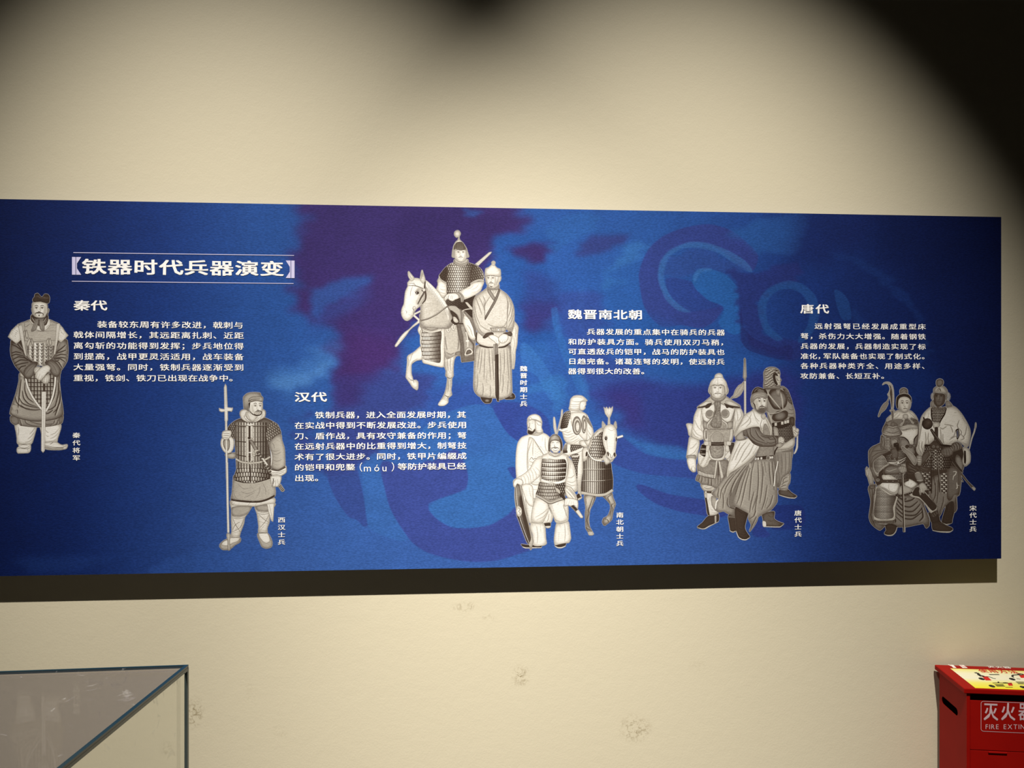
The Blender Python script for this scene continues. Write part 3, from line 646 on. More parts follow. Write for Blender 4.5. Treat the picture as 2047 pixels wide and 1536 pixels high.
    # rider head
    P("1180,200 1280,170 1290,240 1275,260 1280,290 1250,320 1220,325 1180,300", .86, rim=.25)
    L("1235,205 1268,205|1245,225 1265,222|1270,265 1250,272|1275,285 1255,290|1225,240 1230,290", 7, .4)
    P("1020,310 1030,250 1045,150 1090,100 1160,85 1230,95 1280,130 1312,172 1280,178 1210,190 1195,240 1185,320 1170,335 1080,330", .87, rim=.3, r=5)
    L("1040,230 1100,240 1190,225|1035,260 1110,270 1185,262|1030,295 1100,305 1180,300|1060,170 1120,190 1200,185 1250,165|1195,190 1200,320|1080,120 1150,110 1230,130", 7, .5)
    L("1020,320 1180,345 1220,345", 12, .6)
    # horse neck armour + head
    m = P("1560,610 1480,640 1400,720 1350,840 1320,960 1320,1080 1400,1120 1520,1140 1600,1100 1640,1000 1620,880 1590,760", .76, rim=.3, r=5)
    L("1400,740 1420,720 1440,700|1450,690 1470,665 1490,650|1360,840 1380,800", 12, .5)
    k = P("1560,670 1590,760 1600,900 1610,990 1560,1080 1480,1100 1330,1080 1340,980 1380,860 1400,760 1460,740 1500,700", .4, rim=.2, line=.25)
    s.scales(k, 46, 30, 1420, 130, .18, .88, gap=.25, dx=-.15, rnd=.15, bend=-10)
    L("1310,960 1360,1060 1440,1120 1540,1130", 14, .88, 1, taper=0, alpha=True)
    P("1560,620 1548,560 1555,500 1575,520 1610,580", .78, rim=.3, line=.35); P("1735,580 1760,500 1778,540 1778,620", .78, rim=.3, line=.35); L("1570,590 1570,540", 10, .4)
    P("1640,550 1650,450 1600,380 1575,270 1600,300 1620,270 1650,310 1665,270 1690,300 1718,262 1715,330 1690,400 1668,450 1680,560", .82, rim=.25, line=.4, smooth=False); L("1620,310 1650,430|1650,300 1655,440|1690,310 1665,430|1600,310 1640,400", 7, .45)
    m = P("1600,580 1680,550 1740,575 1775,640 1785,760 1770,900 1760,1000 1775,1050 1730,1110 1700,1150 1650,1130 1625,1060 1600,960 1570,880 1555,760 1570,640", .88, rim=.3, r=7)
    P("1560,1050 1640,1090 1680,1160 1640,1180 1620,1200 1590,1160", .8, rim=.2, soft=2, line=None); L("1600,1100 1620,1180|1630,1110 1640,1170", 8, .5)
    P("1590,770 1605,745 1630,755 1628,795 1605,805", .12, rim=0, line=.1, alpha=False); s.O(1605, 768, 7, 7, .6, rim=0, line=None, alpha=False); P("1768,770 1785,760 1782,810 1768,825", .12, rim=0, line=None, alpha=False)
    L("1580,750 1605,730 1640,745|1585,820 1610,830 1640,810|1640,620 1700,650 1760,620|1620,700 1625,850 1640,960|1755,700 1750,850 1745,960", 8, .6)
    P("1625,1000 1650,990 1660,1040 1645,1060", .25, rim=0, line=None, alpha=False); P("1730,1020 1755,1000 1765,1050 1745,1070", .25, rim=0, line=None, alpha=False)
    L("1630,990 1680,1030 1700,1090 1740,1000|1625,1070 1680,1125 1725,1100|1640,1110 1690,1150|1640,1000 1660,1050", 9, .35)
    # left man in cloak (behind)
    m = P("360,720 440,690 560,680 640,700 710,760 700,900 720,1000 600,1080 560,1500 480,1800 440,2000 330,2000 260,1700 200,1500 180,1400 168,1200 175,1000 200,850 260,760", .88, rim=.25, r=7)
    P("380,760 450,780 560,950 620,1060 560,1200 560,1500 420,1500 350,1250 350,1000", .85, rim=.25, line=.35, clip=m)
    F("440,770 400,880 360,1020 370,1250|450,780 540,920 610,1030|450,800 440,950 440,1050|640,760 640,900 660,980|600,740 590,820|380,1140 450,1160 520,1130|385,1200 440,1215 500,1190|560,900 640,1000", 12, .45, .92, .6, clip=m)
    for i in range(20): L('%d,%d %d,%d' % (480+(i % 4)*28, 900+(i//4)*40+(i % 2)*12, 484+(i % 4)*28, 903+(i//4)*40+(i % 2)*12), 9, .35, taper=0)
    L("385,1130 420,1080 450,1110 480,1090 520,1110|410,1475 560,1475|430,1590 560,1600", 9, .35)
    P("355,670 430,720 520,730 600,690 590,650 470,690", .78, rim=.3)
    P("360,480 480,480 490,640 470,700 400,710 362,690 358,600", .82, rim=.3, lit=-.1)
    P("365,640 400,650 440,660 470,620 480,650 440,700 390,712 360,690", .15, rim=0, line=None, soft=1)
    L("365,510 400,500|370,530 395,525|420,505 460,515|415,530 450,535|395,520 385,590 360,600|355,615 390,605 430,640", 8, .3); L("365,622 400,628", 7, .3)
    P("480,480 580,500 580,600 600,670 530,690 490,660", .85, rim=.3); L("500,520 530,560 570,560|500,650 580,640", 8, .45)
    P("360,490 355,460 380,420 430,395 490,390 550,420 580,480 582,530 500,490 420,480", .87, rim=.3, r=4); L("358,470 430,465 500,480 580,520", 12, .5); s.O(403, 458, 18, 18, .88, rim=.1, line=.35, alpha=False)
    # his legs behind
    s.at(1010, 920, 8)
    m = P("350,560 760,800 752,960 720,1010 620,1020 400,1015 360,900 330,740", .85, rim=.3, r=5); F("700,860 690,940 660,1000|740,850 735,940|640,960 640,1010", 12, .4, .9, .6, clip=m)
    P("620,1015 720,1005 722,1060 690,1080 640,1060", .2, rim=.2); P("640,1060 722,1055 715,1080 670,1088", .8, rim=.1); L("395,1015 405,1060", 18, .15)
    # front man: legs
    P("255,1345 340,1355 580,1370 570,1400 330,1405 280,1385", .18, rim=.1); L("280,1390 330,1405 580,1400", 12, .85, alpha=True)
    P("790,1370 850,1350 970,1330 960,1370 890,1395 830,1395", .2, rim=.1); L("795,1375 840,1400 900,1402 965,1375", 14, .88, alpha=True)
    m = P("415,1000 500,1010 610,1010 640,1080 650,1250 660,1340 600,1370 450,1365 440,1200 400,1100", .87, rim=.3, r=6)
    F("440,1020 450,1080|480,1020 475,1070|500,1050 520,1200 510,1340|560,1020 570,1150|620,1080 630,1250", 12, .5, .93, .6, clip=m)
    m = P("825,1010 900,1020 1000,975 1030,1080 1050,1250 1020,1320 960,1330 860,1350 795,1360 782,1260 800,1100", .87, rim=.3, r=6)
    F("870,1030 865,1080|885,1030 885,1090|950,1020 960,1180 950,1300|1000,1050 1010,1200|860,1150 850,1300", 12, .5, .93, .6, clip=m)
    m = P("500,590 640,640 700,680 690,820 640,930 600,1000 510,1010 420,985 415,900 440,740 470,640", .88, rim=.3, r=8); F("680,780 600,850 480,920|690,820 620,900 500,960|660,900 600,960|480,640 450,740", 12, .5, .93, .6, clip=m)
    m = P("680,680 940,620 1005,740 1010,920 995,980 900,1010 810,1000 770,900 720,780", .88, rim=.3, r=8); F("720,760 760,880 820,980|850,680 840,720|960,760 970,900|800,950 880,990 980,960|740,720 780,820", 12, .5, .93, .6, clip=m)
    L("690,680 700,760 740,860", 12, .4); P("930,720 1000,720 1008,920 985,900 950,800", .82, rim=.2)
    # armour skirt + body
    m = P("560,350 970,350 960,560 940,620 720,690 600,620 490,560 520,470", .5, rim=.25, r=4)
    k = s.cov(spline(pts("560,355 980,360 950,560 740,640 640,600 500,545 530,450"), 1))*m
    s.scales(k, 52, 28, 700, 180, .28, .85, gap=.25, bend=14)
    k = s.cov(pts("820,380 970,360 955,560 880,600 800,470"))*m; s.scales(k, 40, 34, 880, 200, .1, .6, gap=.35, rnd=.3)
    L("490,565 600,625 715,690 840,650 945,615", 34, .3, 1, taper=0); L("490,562 600,620 715,683 840,643 945,610", 24, .62, 1, taper=0)
    s.at(1010, 780, 8)
    m = P("590,1050 700,1010 900,1010 1010,1060 1060,1300 1000,1400 960,1480 580,1480 560,1300 480,1250 500,1140", .84, rim=.3, r=6)
    F("1010,1100 1000,1250 990,1380|590,1120 575,1300 575,1400", 14, .35, .9, .6, clip=m)
    L("690,1010 680,1090 780,1110 920,1110 990,1060", 22, .8, .9); L("690,1100 790,1118 930,1115", 8, .35)
    m = P("600,1100 780,1120 950,1110 980,1200 960,1400 880,1470 720,1460 590,1440 580,1300 585,1180", .5, rim=.25, r=3, line=.2)
    s.scales(m, 68, 31, 730, 150, .2, .95, gap=.2, off=.3, bend=3)
    for y in (1170, 1240, 1310, 1375): L('590,%d 780,%d 970,%d' % (y, y+14, y+6), 9, .86, .95, taper=0, clip=m)
    L("580,1440 720,1480 860,1480 960,1440", 34, .88, 1, taper=0); L("680,1470 760,1490 840,1515|580,1455 960,1455|700,1500 800,1470", 7, .35)
    # left arm & hand on shield
    m = P("590,1060 520,1080 450,1150 400,1250 300,1340 180,1410 130,1450 135,1520 180,1560 300,1540 400,1500 480,1440 560,1360 575,1200", .87, rim=.25, r=6)
    F("330,1340 370,1410 380,1500|290,1370 320,1430 330,1510|400,1260 440,1340 450,1440|440,1250 490,1330 500,1420|480,1230 550,1300 560,1360|480,1330 550,1370|250,1390 270,1450 280,1530|370,1300 400,1380 410,1480", 9, .5, .92, .6, clip=m)
    s.at(1010, 920, 8)
    # shield
    m = P("160,380 230,370 260,430 330,800 400,1100 450,1290 440,1350 410,1440 385,1380 330,1200 250,980 190,870 150,600", .66, rim=.3, r=4, line=.35)
    m = P("160,400 220,390 260,560 310,820 370,1050 410,1240 400,1300 380,1320 330,1200 240,920 175,700", .45, rim=.35, r=4, line=.25)
    P("250,560 310,830 380,1100 405,1290 360,1240 290,1000 260,850", .18, rim=0, line=None, soft=4, clip=m); P("190,860 250,990 330,1210 380,1350 300,1200 220,980", .15, rim=0, line=None, soft=1)
    L("170,430 185,620 200,760|225,900 300,1120 400,1380", 8, .85)
    P("185,740 220,735 260,780 265,860 230,910 195,890 175,820", .85, rim=.3); L("200,790 220,770 235,800 215,820 240,850 220,870", 8, .3)
    P("130,400 135,350 180,300 260,310 290,370 250,410 230,400 190,380 165,440 140,430", .87, rim=.3, r=3); L("200,340 200,390|240,340 235,400|270,350 260,400", 8, .5)
    m = P("270,400 420,400 450,560 450,740 380,720 330,640 290,520", .87, rim=.25); F("380,430 400,550 420,600|430,500 440,640|330,480 350,600", 10, .5, .92, .5, clip=m)
    # right arm + hand + sabre
    P("800,450 850,460 960,600 1150,780 1240,900 1235,925 1205,925 1100,800 960,660 870,560 810,480", .18, rim=.1, line=.1, smooth=False)
    P("800,450 840,455 880,500 870,540 820,500", .75, rim=.2); P("1145,800 1175,800 1240,905 1235,925 1205,925 1130,830", .85, rim=.1, smooth=False); L("1000,690 1140,830", 10, .8)
    s.at(1010, 780, 8)
    m = P("980,1070 1040,1100 1100,1200 1140,1400 1150,1560 1140,1620 1060,1620 970,1570 965,1450 990,1350 1010,1200", .86, rim=.3, r=6)
    F("1120,1350 1060,1400 1000,1400|1130,1450 1070,1480 990,1460|1130,1520 1060,1530 980,1490|1030,1150 1050,1250|1080,1250 1100,1350", 11, .45, .93, .6, clip=m)
    m = P("965,1540 1060,1560 1140,1700 1150,1760 1080,1760 1000,1720 960,1640", .85, rim=.3, r=4); F("980,1560 1060,1640 1130,1740|975,1610 1040,1680 1100,1750|1020,1570 1090,1650 1140,1730", 10, .35, .92, .7, clip=m)
    s.at(1010, 920, 8)
    P("960,620 1040,610 1150,640 1165,720 1155,780 1130,760 1100,720 1040,740 1000,720 950,740 945,680", .87, rim=.3, r=3); L("990,640 975,710|1030,650 1010,720|1060,660 1050,720|1090,660 1090,710", 8, .5)
    # head
    s.at(1010, 780, 8)
    P("690,960 760,1010 870,1010 910,950 920,1010 860,1060 780,1070 700,1030", .84, rim=.3)
    L("720,1010 780,1060 840,1050 900,1000|740,970 800,1020 880,990", 8, .4)
    P("730,820 800,800 870,820 885,900 870,960 830,1000 780,1000 735,960 720,900", .87, rim=.25)
    L("740,850 765,838 785,848|815,848 840,838 862,850|745,865 780,862|818,862 855,865|790,870 785,905 800,912 815,905|765,955 800,970 840,955|745,935 780,920 800,925 830,920 850,935", 8, .3)
    L("735,935 770,922 800,930 835,922 855,940", 12, .15)
    m = P("690,960 692,850 710,770 760,715 820,710 870,750 905,820 915,900 905,965 880,980 885,900 870,830 800,805 740,820 718,870 715,985", .55, rim=.5, r=4, lit=.3, line=.2)
    L("870,780 900,870 900,960|700,860 700,940", 14, .15, .8, soft=1); L("800,720 770,790", 22, .8, .6, soft=2)
    P("800,700 775,600 770,480 782,430 800,490 815,600 825,700", .84, rim=.2, line=.4); P("825,700 850,580 890,420 908,310 915,400 890,520 850,650 835,705", .78, rim=.2, line=.4)
    L("815,705 820,680|800,690 790,560|850,620 890,480", 7, .45)
    return s

def fig_cloaked():
    s = Pad(1368, 713, 1600, 1086, seed=5)
    s.at(1360, 895, 8)
    P, L, F = s.P, s.L, s.fold
    P("300,200 760,200 740,520 600,620 420,560 320,420", .4, rim=0, line=None); P("860,300 1100,230 1060,700 860,960 780,930 760,700", .4, rim=0, line=None)
    P("460,960 560,1000 590,1060 440,1075", .6, rim=0, line=None)
    # back right man: legs
    P("1575,680 1720,670 1780,720 1860,770 1862,785 1820,808 1740,800 1640,775 1580,755", .3, rim=.3); L("1580,758 1640,778 1740,803 1830,808 1860,785", 10, .8, alpha=True)
    m = P("1560,420 1745,400 1752,560 1720,620 1710,690 1640,690 1580,670 1570,600", .58, rim=.4); F("1720,470 1660,500 1640,560|1730,530 1660,560 1620,600|1700,600 1650,610 1600,640|1700,650 1640,660 1590,660|1740,440 1660,470", 14, .25, .85, .8, clip=m)
    P("1310,1060 1500,1020 1500,1130 1560,1180 1655,1215 1640,1240 1590,1265 1380,1262 1325,1240 1320,1150", .33, rim=.3, r=5); L("1330,1262 1400,1266 1590,1270 1650,1225", 9, .8, alpha=True); P("1320,1180 1365,1190 1370,1262 1325,1260", .85, rim=.1, line=None)
    F("1400,1080 1450,1110 1490,1100|1400,1160 1460,1180 1500,1170|1500,1190 1560,1220", 10, .2, .5, .6)
    m = P("1500,40 1785,10 1780,200 1770,350 1740,410 1640,480 1600,600 1560,640 1520,600 1490,300", .5, rim=.35, r=7, lit=-.15)
    F("1560,100 1570,300 1560,500|1620,100 1630,280 1620,440|1680,80 1690,250 1680,420|1740,60 1745,200 1735,360|1590,400 1590,520 1570,600|1530,120 1530,400 1540,560", 14, .33, .68, .6, clip=m)
    s.hatch(m, 14, .3, .2)
    # whip
    L("1875,-240 1870,-100 1865,0 1840,70 1820,100", 22, .75, 1, alpha=True)
    s.at(1360, 710, 8)
    # his torso
    m = P("1330,545 1520,520 1640,500 1720,560 1780,720 1800,800 1830,900 1835,1040 1800,1150 1830,1320 1810,1430 1780,1540 1560,1540 1500,1400 1450,1200 1380,900", .5, rim=.3, r=6)
    P("1440,560 1530,540 1620,560 1690,620 1710,740 1680,830 1600,870 1500,860 1440,780 1400,680", .42, rim=.6, r=8, lit=-.2, clip=m, line=.2)
    P("1480,960 1560,900 1680,890 1720,920 1710,1000 1640,1050 1520,1060 1470,1020", .45, rim=.6, r=8, clip=m, line=.2)
    P("1640,540 1700,560 1760,650 1795,790 1760,780 1710,720 1690,620", .36, rim=.3, clip=m)
    k = s.cov(spline(pts("1640,540 1700,560 1760,650 1795,790 1740,740 1690,640"), 1)); s.scales(k, 26, 22, 1720, 90, .15, .55, gap=.3)
    F("1720,930 1780,940 1820,930|1720,980 1780,990 1825,980|1730,860 1780,880 1815,870|1750,1030 1790,1040 1830,1020", 12, .25, .7, .7, clip=m)
    L("1370,560 1420,640 1600,860|1600,600 1630,720 1640,860", 24, .62, .9, clip=m); L("1370,900 1450,940 1560,920 1700,860", 14, .6, .9, clip=m); L("1370,915 1450,955 1560,935", 8, .2, .9, clip=m)
    L("1400,920 1440,1000 1470,1100", 26, .62, .9, clip=m)
    P("1530,560 1590,540 1600,640 1575,670 1540,650", .6, rim=.4, clip=m); L("1560,600 1560,660|1580,600 1580,660|1590,500 1570,560", 8, .25)
    P("1480,1380 1800,1300 1800,1480 1500,1560", .55, rim=0, line=None)
    # belt & scales
    m = P("1470,1130 1560,1100 1760,1060 1800,1150 1810,1320 1660,1400 1480,1300", .25, rim=.2)
    s.scales(m, 26, 26, 1640, 260, .1, .55, gap=.35, rnd=.4)
    P("1470,1090 1560,1080 1740,1030 1770,1100 1660,1160 1540,1170 1480,1140", .16, rim=.2, line=.1)
    for x, y in ((1525, 1110), (1630, 1090), (1680, 1075), (1720, 1065)): P(np.array([[x-20, y-24], [x+20, y-28], [x+20, y+22], [x-18, y+26]], float), .86, rim=.2, smooth=False, alpha=False)
    P("1490,1150 1560,1180 1580,1400 1520,1420 1500,1300", .62, rim=.3)
    P("1510,1470 1660,1420 1810,1330 1815,1440 1720,1500 1560,1510", .72, rim=.3)
    L("1560,1520 1570,1560|1620,1515 1630,1555|1680,1500 1690,1545|1730,1490 1740,1530", 9, .4)
    # his arm and glove
    P("1740,1010 1820,1000 1830,1130 1780,1140", .3, rim=.4); P("1790,1150 1830,1130 1860,1200 1890,1240 1870,1300 1820,1310 1800,1240", .72, rim=.4, r=3); s.O(1870, 1205, 24, 28, .85, rim=.2); L("1820,1200 1860,1240|1815,1230 1850,1270", 12, .15)
    # head with pelt hood
    P("1500,270 1590,280 1590,350 1615,400 1600,430 1595,500 1560,510 1500,440 1480,340", .62, rim=.35, r=3, lit=-.2)
    P("1475,320 1500,280 1540,295 1560,330 1520,330 1530,400 1560,470 1530,480 1490,420", .15, rim=0, line=None)
    L("1530,340 1550,330 1570,345|1560,365 1575,362|1590,345 1612,400 1590,412|1570,440 1598,436|1560,480 1600,490|1540,360 1550,400 1580,410", 9, .2)
    m = P("1330,520 1335,400 1332,280 1370,215 1440,192 1520,200 1580,240 1590,300 1550,285 1500,290 1475,340 1490,430 1540,490 1600,500 1590,540 1500,545 1400,550", .52, rim=.3, r=6, line=.2)
    for i in range(40):
        t = i*1.618 % 1; x = 1345+t*190; y = 225+(i/40.)*280
        L('%f,%f %f,%f %f,%f' % (x, y, x+24, y+10, x+44, y-6), 14, .2, .75, clip=m); L('%f,%f %f,%f %f,%f' % (x, y-14, x+24, y-4, x+44, y-20), 9, .78, .7, clip=m)
    L("1500,250 1530,240 1560,262|1540,300 1580,290", 14, .2); L("1340,545 1450,530 1560,548", 22, .3, .8)
    # left man (back): sleeve, legs
    s.at(1360, 895, 8)
    P("440,1100 600,1050 615,1170 560,1210 460,1250 370,1300 280,1290 275,1260 350,1200", .22, rim=.3, r=4, line=.1); L("275,1275 340,1300 400,1295 480,1250 610,1185", 10, .8, alpha=True); P("548,1100 575,1090 575,1200 552,1210", .65, rim=.1, line=None)
    m = P("385,690 510,680 600,900 605,1050 560,1080 440,1080 410,900", .8, rim=.3, r=5)
    P("390,780 420,790 470,1080 440,1080 400,900", .2, rim=0, line=None, clip=m); P("500,780 580,820 600,960 560,1010 500,900", .6, rim=.2, clip=m)
    L("470,800 470,850|440,830 460,900|490,900 520,960|480,980 520,1010|500,1040 560,1050|540,980 570,1020", 12, .45, .7)
    L("385,705 500,715", 40, .25, 1, taper=0); P("395,700 420,700 420,750 395,750", .8, rim=.1); P("390,745 425,745 420,800 395,800", .75, rim=.1)
    m = P("330,590 600,560 540,680 480,700 380,690 345,650", .74, rim=.35); F("380,640 440,660 520,640|400,620 460,610|440,690 500,670", 12, .3, .9, .7, clip=m)
    m = P("290,420 680,440 700,560 600,660 500,620 420,600 340,590 300,550 245,520", .5, rim=.3, r=5)
    F("310,450 300,500 290,530|350,470 345,530 335,560|400,480 400,550|450,490 450,560 440,600|500,500 500,580 500,610|560,500 560,580|610,500 600,600|650,480 640,560", 14, .2, .75, .8, clip=m)
    m = P("285,250 740,200 760,300 730,420 690,480 620,300 590,240 570,490 480,495 300,430 275,380", .48, rim=.25, r=4)
    s.speck(m, .12)
    for i in range(11): L('%d,%d %d,%d' % (300+i*24, 375+i*6.5, 300+i*24, 440+i*5), 10, .85, .95, taper=0)
    L("285,360 400,410 540,435|275,430 400,480 540,500", 8, .25)
    P("570,215 600,215 560,490 535,490", .85, rim=.2); P("605,215 635,225 690,470 650,490", .85, rim=.2); L("600,220 610,360 600,520", 14, .2, .7)
    s.at(1360, 710, 8)
    m = P("310,1540 340,1450 400,1400 860,1400 870,1540 840,1700 800,1750 760,1690 700,1640 480,1680 440,1760 360,1800 290,1740 280,1600", .8, rim=.25)
    for i in range(46):
        x = 320+(i*61) % 160; y = 1620+(i*37) % 160; s.O(x, y, 9, 9, .62, rim=0, line=None, alpha=False, clip=m)
    for i in range(20):
        x = 715+(i*43) % 90; y = 1500+(i*53) % 200; s.O(x, y, 9, 9, .62, rim=0, line=None, alpha=False, clip=m)
    k = P("310,1560 340,1440 410,1420 400,1620 330,1600", .35, rim=.2); s.scales(k, 40, 500, 350, 100, .15, .55, gap=.4)
    k = P("770,1430 860,1410 840,1560 810,1600 790,1520", .25, rim=.2); s.scales(k, 24, 20, 800, 100, .1, .45, gap=.35)
    m = P("450,1450 700,1440 715,1600 690,1670 600,1690 500,1670 460,1620", .82, rim=.2, line=.35)
    m = P("480,1450 680,1445 690,1590 660,1640 590,1655 520,1645 485,1590", .5, rim=.2, line=.25); s.speck(m, .2)
    L("520,1500 600,1530 660,1500|520,1560 590,1590 650,1560", 9, .7, .6)
    # left wing piece + arm
    P("95,1110 120,1095 180,1100 205,1130 200,1200 170,1300 135,1280 120,1200", .8, rim=.25, r=4)
    m = P("280,850 370,840 370,1120 390,1260 370,1340 300,1360 200,1330 175,1230 210,1080 220,980", .87, rim=.3, r=7)
    F("340,880 330,1000 345,1120|230,1040 280,1150 350,1220|200,1160 260,1260 340,1300|190,1230 240,1300 300,1330|350,1050 330,1150 360,1240|290,900 270,1000", 12, .48, .93, .6, clip=m)
    m = P("150,1310 220,1330 300,1370 300,1470 270,1600 240,1700 160,1700 100,1640 115,1500 130,1400", .85, rim=.3, r=5)
    F("270,1400 200,1480 150,1500|285,1460 220,1560 150,1600|270,1540 200,1620|160,1360 140,1450", 12, .5, .93, .6, clip=m)
    s.at(1360, 895, 8)
    P("100,130 240,120 240,190 120,190", .62, rim=.3); P("115,175 235,175 248,260 245,380 200,392 150,350 125,290", .88, rim=.3, r=4); L("190,300 180,350 200,380|200,290 240,350|170,330 165,360", 8, .4)
    s.at(1360, 710, 8)
    m = P("880,850 960,850 1010,960 960,1080 900,1180 870,1300 840,1150 850,1000", .85, rim=.3, r=5); F("900,880 920,1000 890,1100|960,900 980,980 920,1060|870,1000 880,1100 870,1200|940,1040 900,1120", 12, .48, .92, .6, clip=m)
    # torso
    m = P("350,800 450,740 560,700 720,700 850,800 870,900 840,1100 830,1200 840,1330 800,1400 400,1400 370,1300 380,1180 360,1080", .55, rim=.25, r=5)
    s.speck(m, .15)
    P("350,850 540,780 560,850 520,960 440,1070 370,1030", .84, rim=.2, line=.35); P("640,780 860,840 840,960 800,1060 720,1070 660,1000 630,900", .84, rim=.2, line=.35)
    for cx in (470, 718): s.O(cx, 950 if cx < 600 else 940, 68, 72, .68, rim=.3, line=.4, alpha=False); s.O(cx-6, 935, 50, 54, .8, rim=.5, line=None, r=8, alpha=False)
    L("480,850 470,870|375,930 395,940|460,1040 480,1050|800,920 815,940|720,1040 740,1050|700,850 730,860", 10, .55)
    P("360,1060 440,1090 430,1180 375,1180", .6, rim=.3); P("740,1090 830,1060 830,1170 745,1180", .6, rim=.3); L("525,1000 440,1100 430,1170|660,1040 740,1100 745,1170", 13, .8); L("515,990 430,1090 420,1170|672,1030 752,1090 757,1170", 6, .3)
    L("560,860 575,1000 580,1150", 10, .3); L("380,1185 600,1195 840,1180", 10, .25)
    m = P("380,1190 835,1190 840,1330 790,1400 600,1410 420,1390 375,1310", .58, rim=.25); s.speck(m, .12)
    P("390,1190 430,1190 450,1380 400,1370 375,1290", .84, rim=.2); P("800,1190 840,1190 830,1330 780,1390 790,1280", .84, rim=.2); P("400,1210 425,1210 430,1330 400,1340", .5, rim=.1, line=None)
    P("495,1400 490,1310 530,1250 590,1225 650,1250 685,1310 680,1400", .74, rim=.3, line=.35); s.O(592, 1330, 80, 82, .84, rim=.4, r=10, line=.4, alpha=False)
    P("380,1400 800,1395 810,1440 600,1450 390,1445", .2, rim=.2, line=.1); s.L("480,1415 600,1425 700,1412", 12, .42, .8)
    for x in (425, 770): P(np.array([[x-40, 1385], [x+35, 1385], [x+35, 1440], [x-38, 1440]], float), .84, rim=.2, alpha=False)
    P("455,1385 490,1385 490,1450 460,1450", .7, rim=.1); P("700,1385 735,1385 735,1450 705,1450", .7, rim=.1)
    P("420,1450 470,1450 450,1540 410,1540", .86, rim=.2); P("720,1450 770,1450 780,1540 730,1540", .86, rim=.2)
    # shoulder cape
    m = P("500,660 600,700 720,660 820,720 950,800 960,850 860,850 760,830 650,780 540,780 450,830 350,840 270,850 280,820 380,750", .66, rim=.3, r=4)
    P("300,810 400,750 480,740 500,770 420,810 330,830", .82, rim=.2, line=.3); P("720,740 800,740 930,810 850,815 760,790", .82, rim=.2, line=.3)
    L("275,845 360,830 440,805 500,770|700,775 780,815 860,830 955,840", 28, .22, 1, taper=.5); P("420,790 500,770 470,830 440,850 400,850", .25, rim=.2, line=None); P("720,790 800,810 850,850 780,840 740,850", .25, rim=.2, line=None)
    m = P("540,760 560,740 640,740 645,800 640,900 660,1040 640,1160 520,1160 480,1100 520,1000 550,880", .48, rim=.25); s.speck(m, .25); L("600,740 570,900 530,1000|590,900 580,1160|610,800 600,900", 9, .25)
    # spear behind
    P("1030,48 1046,120 1052,240 1056,350 1045,375 1045,420 1024,420 1022,375 1006,365 1012,240 1018,120", .6, rim=.4, r=2, line=.25); L("1030,60 1030,360", 6, .3)
    L("1034,420 1036,960", 26, .78, 1, taper=0, alpha=True); L("1024,420 1026,960", 6, .35, .8, taper=0); L("1042,430 1044,960", 4, .5)
    m = P("1022,425 1020,500 1000,570 960,640 900,680 840,690 802,710 810,680 850,640 880,560 930,490 980,460", .6, rim=.3, r=3, line=.7); F("1000,470 940,540 900,620|1000,540 940,620 860,680", 10, .42, .75, .6, clip=m)
    # head left
    P("490,690 500,600 720,600 725,680 660,740 600,740 540,735", .55, rim=.3)
    P("492,500 540,460 650,455 710,500 715,600 695,650 640,690 600,695 545,685 500,640", .86, rim=.3, r=5)
    s.face(600, 522, 100, 165, -.05, .3, .85, 1.6)
    L("530,625 560,605 600,602 650,608 670,630", 16, .82, .9); L("525,632 560,612 650,614 668,635", 6, .35); L("560,690 575,740|590,700 590,760 600,790|620,700 615,750", 10, .4)
    m = P("545,370 560,320 600,296 640,296 670,320 685,365 730,430 755,510 770,560 760,610 730,635 710,600 700,500 650,475 600,490 540,475 495,500 490,600 480,630 450,590 455,530 480,450 500,410", .87, rim=.3, r=5)
    L("600,360 598,480|545,372 600,355 680,368|490,600 495,500 540,478 600,492 660,475 705,505 715,600|480,480 465,590 485,620|740,480 755,580 735,620", 9, .4)
    F("590,370 560,420 540,460|640,380 690,430 720,480", 8, .6, .95, .4, clip=m)
    # front man: boots
    s.at(1360, 895, 8)
    m = P("770,1080 890,1060 895,1330 840,1350 800,1330 780,1220", .22, rim=.3, r=4); P("770,1090 890,1090 885,1130 775,1125", .4, rim=.2, line=.15); L("790,1330 840,1352 885,1335", 10, .82, alpha=True)
    P("780,960 890,950 885,1080 800,1070", .55, rim=.4); L("800,1000 880,1010|810,1040 880,1050", 10, .25)
    m = P("888,950 1080,1040 1060,1150 1035,1260 1050,1330 1110,1420 1100,1450 1040,1470 980,1465 930,1430 895,1340 885,1200", .22, rim=.35, r=6, lit=.3)
    F("920,1000 980,1040 1060,1060|930,1280 980,1310 1030,1300|960,1380 1020,1400 1070,1380|910,1100 960,1120", 14, .12, .45, .7, clip=m); L("895,1340 930,1432 985,1468 1050,1474 1105,1440", 12, .85, alpha=True)
    # robe + cloak
    m = P("1170,190 1490,180 1520,300 1535,520 1550,700 1552,860 1520,920 1450,1000 1340,1060 1250,1110 1225,1180 1180,1260 1110,1350 1105,1320 1130,1240 1090,1150 1085,1060 1000,1010 860,930 830,900 870,760 960,500 1070,300", .56, rim=.35, r=8, lit=.12)
    s.hatch(m, 15, .35, .22, .1)
    F("1180,230 1140,400 1120,620 1100,850|1240,220 1250,500 1230,750 1150,1000|1300,220 1320,420 1300,700 1270,900|1350,230 1370,400|1420,230 1430,420 1450,600|1470,220 1490,460 1500,680|1080,330 1000,560 940,800 900,900|1120,320 1050,560 1000,800 960,950|1030,360 940,560 880,760|1240,760 1210,900 1190,1100|1180,700 1130,900 1110,1040|1390,600 1350,850 1300,1000|1480,760 1440,900 1380,980|1220,1100 1180,1180 1130,1290|1210,1010 1170,1100 1110,1140|1330,300 1340,460|1400,800 1350,960", 20, .28, .8, .7, clip=m)
